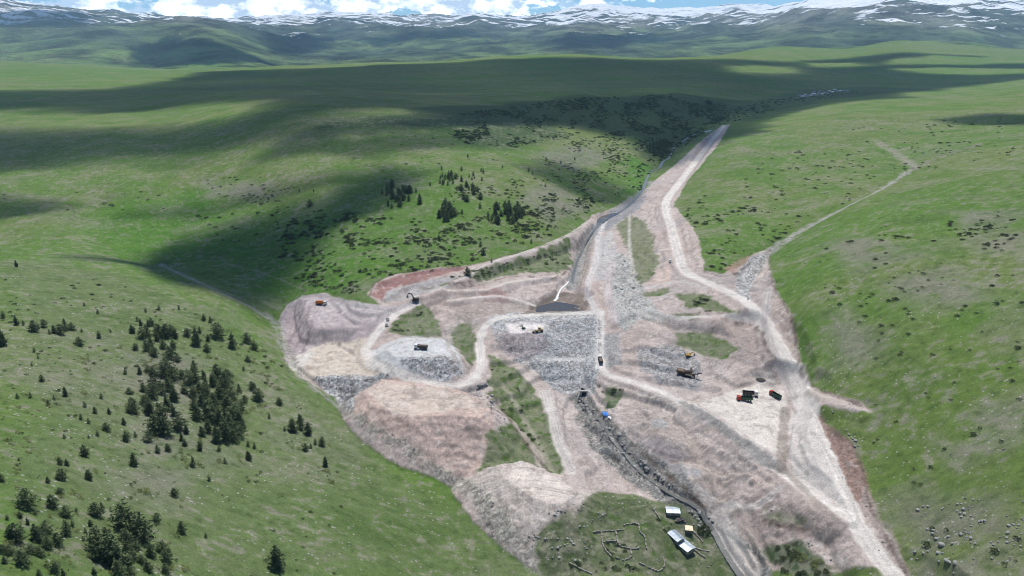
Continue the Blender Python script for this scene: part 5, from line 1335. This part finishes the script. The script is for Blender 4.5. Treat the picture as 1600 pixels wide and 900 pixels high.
for dst, P, n, h0, h1 in ((T_G, [(228,585),(262,575),(290,600),(285,660),(262,682),(238,680),(228,640)], 7, 14, 24), (T_H, [(300,585),(345,585),(375,620),(384,680),(345,692),(322,650),(300,640)], 12, 14, 26), (T_G, [(215,505),(275,505),(280,535),(250,560),(225,550)], 8, 9, 16), (T_LR, [(150,850),(200,845),(225,895),(160,898)], 9, 16, 30)):
    k_ = 0
    while k_ < n:
        p_ = (rg_.uniform(150, 400), rg_.uniform(500, 900))
        if poly_sd(np.array([p_[0]]), np.array([p_[1]]), P)[0] < 0: dst.append((*p_, rg_.uniform(h0, h1))); k_ += 1
T_F = []
rf_ = random.Random(4)
for (x0, y0, x1, y1, n, hmin, hmax) in [(594,290,646,328,26,9,15),(684,318,712,347,20,11,17),(762,322,818,352,34,9,15),(676,274,722,290,18,6,11),(718,288,752,320,14,7,12),(700,262,760,290,7,5,9)]:
    cx, cy = (x0 + x1) / 2, (y0 + y1) / 2
    for _ in range(n):
        a = rf_.uniform(0, 6.28); q = rf_.uniform(0, 1) ** 0.6
        T_F.append((cx + (x1 - x0) / 2 * q * math.cos(a), cy + (y1 - y0) / 2 * q * math.sin(a), rf_.uniform(hmin, hmax)))
T_F += [(656,318,17),(650,300,8),(672,290,7),(690,265,7),(731,246,7),(752,268,7),(753,282,7),(785,262,5),(826,268,7),(832,272,6),(852,292,6),(484,322,13),(468,300,5),(490,300,5),(830,380,8),(751,385,10),(686,375,10),(755,398,12),(730,430,14),(898,250,6),(876,256,5),(911,282,6),(563,425,7),(722,334,9),(750,325,10),(768,410,7)]
FB = [lambda p: p[0] < 665 and p[1] > 280, lambda p: 665 <= p[0] <= 716 and p[1] > 316, lambda p: p[0] > 756 and 310 < p[1] < 360]
T_FA = [p for p in T_F if FB[0](p)]; T_FB = [p for p in T_F if FB[1](p)]; T_FC = [p for p in T_F if FB[2](p)]; T_FD = [p for p in T_F if not any(f_(p) for f_ in FB)]
CL = [(T_LL, "in the loose grove at the bottom left corner", "pines of the bottom left grove"), (T_LR, "around the two tallest on the lower left slope", "pines around the two tallest trees"),
      (T_M, "scattered on the open left hillside", "young pines scattered on the left hillside"), (T_T, "high up near the left edge", "pines high on the left hillside"),
      (T_G, "in the left half of the big grove", "pines of the left half of the big grove"), (T_H, "in the right half of the big grove", "pines of the right half of the big grove"),
      (T_R, "between the big grove and the gully", "pines between the big grove and the gully"), (T_FA, "in the far clump nearest the cloud shadow", "pines of the left far clump"),
      (T_FB, "in the tight far clump in the middle", "pines of the middle far clump"), (T_FC, "in the far clump nearest the works", "pines of the right far clump"), (T_FD, "in the thin upper clumps of the far meadow", "pines of the upper far clumps")]
ALLT = []
for ci, (L_, _, _) in enumerate(CL):
    A_ = np.array(L_, float)
    x, y, z, h = hpx_to_m(A_[:, 0], A_[:, 1], A_[:, 2])
    for i in range(len(A_)): ALLT.append([ci, A_[i, 0], A_[i, 1], A_[i, 2], x[i], y[i], z[i], h[i] * 0.92])
ALLT.sort(key=lambda t: -t[3])
indiv, extra = ALLT[:296], ALLT[296:]
ordw = "first second third fourth fifth sixth seventh eighth ninth tenth eleventh twelfth thirteenth fourteenth fifteenth sixteenth seventeenth eighteenth nineteenth twentieth twenty-first twenty-second twenty-third twenty-fourth twenty-fifth twenty-sixth twenty-seventh twenty-eighth twenty-ninth thirtieth".split()
def put_pine(t, label, group, v):
    r = empty("pine_tree", (t[4], t[5], t[6] - 0.15), random.uniform(0, 6.28)); s = t[7]; w = random.uniform(0.85, 1.15)
    r.scale = (s * w, s * w, s)
    tag(r, label, "pine tree", group)
    for nm, me in (("crown", PINES[v][0]), ("trunk", PINES[v][1])):
        o = bpy.data.objects.new(nm, me); C.objects.link(o); o.parent = r

def row_labels(items, xy, kind, place_, per=24):
    """items -> label: nth from the left in the mth row from the top of the place"""
    n = len(items); rows = max(1, math.ceil(n / per))
    o = sorted(range(n), key=lambda i: xy[i][1]); out = {}
    for r_ in range(rows):
        q = sorted(o[r_ * n // rows:(r_ + 1) * n // rows], key=lambda i: xy[i][0])
        for k, i in enumerate(q):
            out[i] = "%s %s, %s%s from left" % (kind, place_, "" if rows == 1 else "%s row, " % ordw[r_], ordw[k])
    return out
for ci, (_, lab, grp) in enumerate(CL):
    mem = [t for t in indiv if t[0] == ci]
    if not mem: continue
    tp = max(mem, key=lambda t: t[3]); mem.remove(tp)
    put_pine(tp, "tallest pine " + lab, grp, random.choice([0, 1, 4]))
    ll = row_labels(mem, [(t[1], t[2]) for t in mem], "pine", lab)
    for i, t in enumerate(mem): put_pine(t, ll[i], grp, random.choice([0, 1, 1, 3, 3, 4, 4, 6, 6, 5, 2]))
if extra:
    cv_, ct = PINES[4]
    n0 = len(cv_.vertices); co = np.empty(n0 * 3, np.float32); cv_.vertices.foreach_get("co", co); co = co.reshape(-1, 3)[: (n0 // 8) * 8]
    V = []
    for t in extra:
        a = random.uniform(0, 6.28); c_, s_ = math.cos(a), math.sin(a)
        q = co.reshape(-1, 4, 3)[::2].reshape(-1, 3) * t[7]
        V.append(np.stack([q[:, 0] * c_ - q[:, 1] * s_ + t[4], q[:, 0] * s_ + q[:, 1] * c_ + t[5], q[:, 2] + t[6]], 1))
    V = np.concatenate(V); me = mesh_np("small_far_pines", V, np.arange(len(V)).reshape(-1, 4), M_pine)
    o = bpy.data.objects.new("small_far_pines", me); C.objects.link(o); tag(o, "smallest pines of the far meadow clumps seen as dark specks", "pines", kind="stuff")

# ---- bushes
def bush_pts(R, n=70):
    a = R.uniform(0, 6.283, n); u = np.sqrt(R.uniform(0, 1, n)); z = np.sqrt(np.clip(1 - u ** 2, 0, 1)) * R.uniform(0.5, 1.0, n)
    k = 1 + 0.25 * np.sin(a * 3 + R.uniform(0, 6)) 
    return np.stack([np.cos(a) * u * k, np.sin(a) * u * k, z * 0.75], 1)
BUSH = []
for sd in range(5):
    R = np.random.default_rng(100 + sd); V, F = tufts(bush_pts(R, 150), 0.20, 0.7, R); BUSH.append((V, F))
BUSHM = [mesh_np("juniper_bush", V, F, M_bush) for V, F in BUSH]
MATM = [mesh_np("scrub_mat", V * np.array([1, 1, 0.45]), F, M_mat) for V, F in BUSH]
def scatter_px(regions, seed):
    """regions: (pixel polygon, count, min and max width in px) -> px, py, width px"""
    R = np.random.default_rng(seed); out = []
    for P, n, w0, w1 in regions:
        P = np.array(P, float); lo, hi = P.min(0), P.max(0); k = 0
        q = R.uniform(lo, hi, (n * 6, 2))
        ins = poly_sd(q[:, 0], q[:, 1], P) < 0
        q = q[ins]
        # clumped: keep where a noise field is high
        w = fbm(q[:, 0], q[:, 1] * 2.2, 26, 3, seed) + R.uniform(-0.35, 0.35, len(q))
        q = q[np.argsort(-w)[:n]]
        for a in q: out.append((a[0], a[1], w0 + (w1 - w0) * R.random() ** 2.2))
    return np.array(out)
BR = [([(430,420),(450,340),(560,330),(700,350),(760,345),(860,300),(930,310),(905,355),(830,385),(760,405),(640,425),(575,440),(560,460),(500,455)], 900, 3.0, 8.0),
      ([(700,300),(760,270),(860,280),(900,330),(840,360),(720,350)], 190, 3, 6), ([(840,205),(960,205),(1000,230),(1000,270),(960,320),(900,310),(850,260)], 520, 2.2, 4.4),
      ([(320,280),(400,275),(480,290),(520,310),(520,330),(430,335),(330,310)], 70, 2.5, 5.0), ([(300,330),(420,330),(500,360),(480,390),(350,380)], 45, 3, 6.5),
      ([(700,430),(830,402),(890,380),(892,412),(800,425),(720,440)], 60, 3, 6), ([(1065,330),(1100,300),(1200,330),(1260,340),(1200,395),(1170,400),(1130,425),(1100,415)], 120, 3, 8),
      ([(1150,240),(1300,230),(1430,265),(1300,330),(1200,350),(1150,300)], 110, 2.5, 5.5), ([(1330,200),(1600,180),(1600,240),(1440,270),(1350,260)], 90, 2.5, 5),
      ([(1480,345),(1560,330),(1600,335),(1600,395),(1540,390),(1480,370)], 80, 3, 8), ([(1250,400),(1340,340),(1470,380),(1500,440),(1400,480),(1280,470)], 50, 3, 8),
      ([(1300,470),(1450,440),(1600,420),(1600,600),(1480,640),(1370,600)], 42, 4, 9), ([(1340,640),(1600,600),(1600,890),(1440,890),(1380,780)], 22, 4, 10),
      ([(0,300),(300,290),(300,330),(0,330)], 14, 3, 6), ([(0,430),(200,440),(420,540),(430,600),(200,480),(0,520)], 60, 3, 7), ([(0,540),(420,540),(520,700),(560,900),(0,900)], 190, 2.5, 6.5),
      ([(520,240),(700,200),(840,250),(700,270),(560,270)], 35, 2, 4), ([(560,430),(760,400),(770,412),(600,432)], 20, 3, 6),
      ([(930,600),(975,610),(955,636)], 10, 4, 7), ([(760,570),(800,580),(860,680),(860,730),(800,680)], 22, 3, 7), ([(605,520),(655,480),(690,520)], 12, 3, 7),
      ([(1060,465),(1110,465),(1140,488),(1100,490)], 14, 4, 9), ([(1086,800),(1108,818),(1116,850),(1096,850)], 16, 4, 10), ([(1020,800),(1045,812),(1060,835),(1045,840)], 8, 3, 7), ([(940,830),(1005,825),(1005,870),(950,868)], 16, 3, 7), ([(870,850),(930,860),(1000,890),(900,900)], 18, 3, 8), ([(1200,860),(1240,845),(1300,875),(1300,900),(1230,900)], 34, 5, 9)]
bp_ = scatter_px(BR, 31)
x, y, z, w = hpx_to_m(bp_[:, 0], bp_[:, 1], bp_[:, 2])
od = np.argsort(-bp_[:, 2]); BUSHN = 0
reg = lambda px, py: ("on the far meadow beyond the works" if py < 460 and px < 1000 else "on the right hillside above the haul road" if px > 1060 and py < 470 else
                      "on the near right hillside" if px > 1300 else "on the left hillside" if px < 450 else "on grass inside the works")
regg = {}
for i in od[:296]:
    rg = reg(bp_[i, 0], bp_[i, 1]); regg.setdefault(rg, []).append(i)
for rg, ids in regg.items():
    ll = row_labels(ids, [(bp_[i, 0], bp_[i, 1]) for i in ids], "juniper bush", rg)
    for k, i in enumerate(ids):
        o = bpy.data.objects.new("juniper_bush", BUSHM[k % 5]); C.objects.link(o)
        s = w[i] / 2; o.location = (x[i], y[i], z[i] - 0.1); o.scale = (s * 1.1, s * 1.1, s * random.uniform(0.7, 1.1)); o.rotation_euler = (0, 0, random.uniform(0, 6.28))
        tag(o, ll[k], "bush", "juniper bushes " + rg)
def merged(name, V0, F0, xs, ys, zs, sc, m, flat=1.0, seed=0, k=4):
    R = np.random.default_rng(seed); VV = []; FF = []; b = 0
    for i in range(len(xs)):
        a = R.uniform(0, 6.283); c_, s_ = math.cos(a), math.sin(a)
        V, F = (V0[i % len(V0)], F0[i % len(F0)])
        q = V * sc[i] * R.uniform(0.85, 1.15, 3)
        VV.append(np.stack([q[:, 0] * c_ - q[:, 1] * s_ + xs[i], q[:, 0] * s_ + q[:, 1] * c_ + ys[i], q[:, 2] * flat + zs[i]], 1)); FF.append(F + b); b += len(V)
    me = mesh_np(name, np.concatenate(VV), np.concatenate(FF), m, k)
    o = bpy.data.objects.new(name, me); C.objects.link(o); return o
SV = [V.reshape(-1, 4, 3)[::2].reshape(-1, 3) * np.array([1, 1, 1]) for V, F in BUSH]; SF = [np.arange(len(v)).reshape(-1, 4) for v in SV]
j = od[296:]
o = merged("small_bushes", SV, SF, x[j], y[j], z[j] - 0.1, w[j] / 2 * 1.35, M_bush, 0.9, 5)
tag(o, "countless small dark bushes dotting the far meadow and right hillside", "bushes", kind="stuff")
# low yellow-green scrub between the pines of the left hillside
mr_ = scatter_px([([(180,500),(420,520),(440,600),(400,720),(240,740),(180,700)], 190, 5, 14), ([(0,560),(180,560),(180,740),(0,740)], 70, 5, 14), ([(0,760),(280,760),(300,900),(0,900)], 90, 6, 16), ([(440,640),(520,640),(520,760),(440,760)], 16, 5, 12), ([(1230,850),(1290,880),(1240,900)], 20, 6, 12)], 77)
x2, y2, z2, w2 = hpx_to_m(mr_[:, 0], mr_[:, 1], mr_[:, 2])
o = merged("low_scrub", SV, SF, x2, y2, z2 - 0.05, w2 / 2, M_mat, 0.35, 6); tag(o, "flat yellow-green scrub between the pines on the left hillside", "scrub", kind="stuff")
# scrub wood on the shaded ridge and along the valley floor
sr_ = scatter_px([([(700,180),(900,153),(1050,148),(1150,165),(1130,190),(1080,220),(1050,246),(1010,246),(985,215),(900,200),(800,215),(720,205)], 2300, 2.2, 5.0), ([(690,205),(780,195),(880,200),(870,215),(800,232),(730,225)], 300, 2.5, 5.0),
                  ([(1000,235),(1045,215),(1055,235),(1020,248)], 160, 4, 8), ([(1060,225),(1130,175),(1200,155),(1250,150),(1200,175),(1110,200)], 260, 2, 4), ([(985,262),(1040,240),(1060,225),(1040,250),(1000,300),(975,300)], 50, 3, 6),
                  ([(1240,155),(1340,140),(1340,146),(1250,160)], 60, 2, 3.5)], 55)
x3, y3, z3, w3 = hpx_to_m(sr_[:, 0], sr_[:, 1], sr_[:, 2])
SV2 = [v.reshape(-1, 4, 3)[::2].reshape(-1, 3) * np.array([1, 1, 1.2]) for v in SV]; SF2 = [np.arange(len(v)).reshape(-1, 4) for v in SV2]
big2 = [V.reshape(-1, 4, 3)[::4].reshape(-1, 3) * 1.0 for V, F in BUSH]
for b2 in big2:      # coarser leaves for woods seen from a kilometre and more
    c_ = b2.reshape(-1, 4, 3).mean(1, keepdims=True); b2[:] = (c_ + (b2.reshape(-1, 4, 3) - c_) * 1.7).reshape(-1, 3)
o = merged("ridge_scrub_wood", big2, [np.arange(len(v)).reshape(-1, 4) for v in big2], x3, y3, z3 - 0.2, w3 / 2 * 1.2, M_scrub, 0.9, 8)
tag(o, "dark scrub wood covering the shaded ridge and valley side upstream", "woodland", kind="stuff")

# ---- stone: boulders one by one, rock fill and field stones as masses
def rock_mesh(seed, sub=1):
    R = random.Random(seed)
    import bmesh
    bm = bmesh.new(); bmesh.ops.create_icosphere(bm, subdivisions=sub, radius=1.0)
    ax = (R.uniform(0.8, 1.2), R.uniform(0.7, 1.1), R.uniform(0.55, 0.85))
    for v in bm.verts:
        k = R.uniform(0.78, 1.15); v.co.x *= ax[0] * k; v.co.y *= ax[1] * k; v.co.z *= ax[2] * k
    bm.verts.ensure_lookup_table()
    V = np.array([v.co[:] for v in bm.verts]); F = np.array([[l.index for l in f.verts] for f in bm.faces]); bm.free()
    return V, F
def rock_mat(name, lo, hi):
    m, N, L, b = new_mat(name)
    g = N.new("ShaderNodeNewGeometry")
    cr_ = N.new("ShaderNodeMapRange"); L.new(g.outputs["Random Per Island"], cr_.inputs[0])
    no = N.new("ShaderNodeTexNoise"); no.inputs["Scale"].default_value = 1.3; no.inputs["Detail"].default_value = 6; L.new(g.outputs["Position"], no.inputs["Vector"])
    ad = N.new("ShaderNodeMath"); ad.operation = 'MULTIPLY_ADD'; L.new(no.outputs[0], ad.inputs[0]); ad.inputs[1].default_value = 0.5; L.new(cr_.outputs[0], ad.inputs[2])
    mx = N.new("ShaderNodeMix"); mx.data_type = 'RGBA'; mx.inputs[6].default_value = (*lo, 1); mx.inputs[7].default_value = (*hi, 1); mx.clamp_factor = True
    s_ = N.new("ShaderNodeMath"); s_.operation = 'SUBTRACT'; L.new(ad.outputs[0], s_.inputs[0]); s_.inputs[1].default_value = 0.25
    L.new(s_.outputs[0], mx.inputs[0]); L.new(mx.outputs[2], b.inputs["Base Color"]); b.inputs["Roughness"].default_value = 0.92; b.inputs["Specular IOR Level"].default_value = 0.2
    return m
M_rock = rock_mat("grey_rock", (0.11, 0.108, 0.100), (0.30, 0.295, 0.275))
M_fill = rock_mat("quarried_rock", (0.26, 0.26, 0.255), (0.62, 0.62, 0.61))
RK2 = [rock_mesh(s_, 2) for s_ in range(6)]; RK1 = [rock_mesh(s_ + 20, 1) for s_ in range(6)]
RKM = []
for V, F in RK2: RKM.append(mesh_np("boulder", V, F, M_rock, 3))
BO = [([(1430,790),(1500,770),(1560,790),(1540,850),(1470,850),(1430,820)], 60, 2, 5.5, "in the stone field on the near right slope"), ([(1560,800),(1600,780),(1600,880),(1540,880)], 30, 2, 5, "at the lower right edge"),
      ([(1425,860),(1470,850),(1540,890),(1480,900)], 12, 3.5, 8, "beside the haul road at the bottom right"),
      ([(925,655),(960,690),(1010,740),(1060,775),(1050,760),(1000,715),(960,670),(935,650)], 44, 3, 8, "along the right bank of the river bed"), ([(905,620),(940,640),(930,670),(900,640)], 18, 3, 7, "below the culvert"),
      ([(1070,790),(1110,800),(1125,840),(1100,835)], 26, 2, 5, "at the river bend by the huts"), ([(800,815),(900,830),(940,880),(860,880)], 36, 2, 5, "below the lowest pale heap"),
      ([(740,600),(760,600),(775,630),(750,625)], 20, 3, 6, "between the pink heap and the grass strip"), ([(1290,640),(1300,640),(1345,700),(1330,700)], 8, 3, 6, "on top of the right cut bank"),
      ([(600,498),(620,495),(612,512),(602,510)], 4, 5, 8, "beside the loop road under the excavator"), ([(850,800),(920,780),(960,800),(900,830)], 20, 2, 4.5, "on the grass left of the huts"), ([(940,390),(975,400),(1000,470),(960,480)], 20, 2.5, 5, "on the grey chute above the dam")]
for bi, (P, n, w0, w1, where) in enumerate(BO):
    A_ = scatter_px([(P, n, w0, w1)], 400 + bi)
    xs, ys_, zs, ws = hpx_to_m(A_[:, 0], A_[:, 1], A_[:, 2])
    o_ = np.argsort(-A_[:, 2]); ll = row_labels(list(o_), [(A_[i, 0], A_[i, 1]) for i in o_], "boulder", where)
    for rk, i in enumerate(o_):
        o = bpy.data.objects.new("boulder", RKM[(rk + bi) % 6]); C.objects.link(o)
        s = ws[i] / 2; o.location = (xs[i], ys_[i], zs[i] + s * 0.25); o.scale = (s, s, s * random.uniform(0.8, 1.1)); o.rotation_euler = (random.uniform(-0.4, 0.4), random.uniform(-0.4, 0.4), random.uniform(0, 6.28))
        lb = ll[rk]
        tag(o, lb, "boulder", "boulders " + where)
def world_scatter(polys, seed):
    out = []
    R = np.random.default_rng(seed)
    for P, dens, s0, s1 in polys:
        W_ = to_world(P)[:, :2]; lo, hi = W_.min(0), W_.max(0)
        n = int((hi - lo).prod() * dens); q = R.uniform(lo, hi, (n, 2)); q = q[poly_sd(q[:, 0], q[:, 1], W_) < 0]
        s_ = s0 + (s1 - s0) * R.random(len(q)) ** 2; out.append(np.column_stack([q, s_]))
    A_ = np.concatenate(out); return A_[:, 0], A_[:, 1], zlook(A_[:, 0], A_[:, 1]), A_[:, 2]
V1 = [v for v, f in RK1]; F1 = [f for v, f in RK1]
xs, ys_, zs, ss = world_scatter([([(860,503),(938,497),(940,552),(838,553),(846,530)], 1.0, 0.16, 0.62), ([(790,532),(846,530),(838,553),(800,556)], 0.7, 0.15, 0.45), ([(842,566),(930,564),(926,606),(905,612),(870,610),(845,588)], 1.1, 0.16, 0.6)], 3)
o = merged("rock_fill", V1, F1, xs, ys_, zs + ss * 0.2, ss, M_fill, 1.0, 9, 3); tag(o, "grey quarried rock packed over the dam face", "rock fill", kind="stuff")
xs, ys_, zs, ss = world_scatter([([(620,562),(690,556),(718,565),(722,585),(702,595),(660,588)], 0.45, 0.2, 0.55), ([(490,592),(560,587),(612,587),(600,600),(560,612),(550,640),(520,622)], 0.30, 0.2, 0.6),
     ([(905,622),(930,640),(965,690),(1010,735),(1070,775),(1115,820),(1160,900),(1120,860),(1040,780),(970,725),(930,680)], 0.16, 0.2, 0.7), ([(1150,425),(1175,400),(1205,390),(1190,420),(1175,440),(1170,470),(1150,465)], 0.10, 0.3, 0.8),
     ([(962,395),(975,398),(1000,440),(1015,470),(1000,490),(965,490)], 0.16, 0.2, 0.6), ([(700,742),(745,760),(800,815),(870,840),(880,890),(820,850),(760,790)], 0.13, 0.2, 0.7), ([(995,545),(1060,540),(1095,570),(1060,600),(1000,580)], 0.14, 0.2, 0.6),
     ([(745,600),(775,640),(790,655),(770,650),(750,620)], 0.3, 0.3, 0.7), ([(556,640),(640,712),(700,742),(690,725),(600,660)], 0.14, 0.2, 0.5), ([(1200,770),(1260,800),(1230,830),(1190,800)], 0.12, 0.2, 0.6),
     ([(1195,850),(1240,838),(1300,870),(1310,880),(1240,845)], 0.3, 0.2, 0.5), ([(1280,640),(1302,672),(1350,737),(1400,880),(1370,860),(1310,740)], 0.06, 0.2, 0.5), ([(440,555),(470,590),(520,625),(510,628),(450,590)], 0.14, 0.2, 0.6)], 4)
o = merged("rubble", V1, F1, xs, ys_, zs + ss * 0.15, ss, M_rock, 1.0, 10, 3); tag(o, "loose grey rubble on heaps, banks and river bed", "rubble", kind="stuff")
xs, ys_, zs, ss = world_scatter([([(0,640),(300,640),(520,760),(760,850),(800,900),(0,900)], 0.035, 0.10, 0.36), ([(0,420),(200,440),(420,560),(540,660),(300,640),(0,640)], 0.016, 0.15, 0.5), ([(1260,470),(1400,400),(1600,400),(1600,900),(1430,900),(1350,720),(1300,640)], 0.022, 0.15, 0.55),
     ([(1430,780),(1560,760),(1600,770),(1600,900),(1440,900)], 0.07, 0.15, 0.6), ([(750,736),(757,700),(782,660),(835,700),(860,735)], 0.10, 0.15, 0.5), ([(604,520),(655,480),(690,526)], 0.04, 0.15, 0.5), ([(860,830),(950,770),(1080,800),(1130,890),(900,900)], 0.08, 0.15, 0.6)], 5)
keep = fbm(xs, ys_, 22, 3, 12) + np.random.default_rng(2).uniform(-0.5, 0.5, len(xs)) > -0.05
o = merged("field_stones", V1, F1, xs[keep], ys_[keep], zs[keep] + ss[keep] * 0.2, ss[keep], M_rock, 0.8, 11, 3); tag(o, "pale stones strewn over the grass slopes", "stones", kind="stuff")
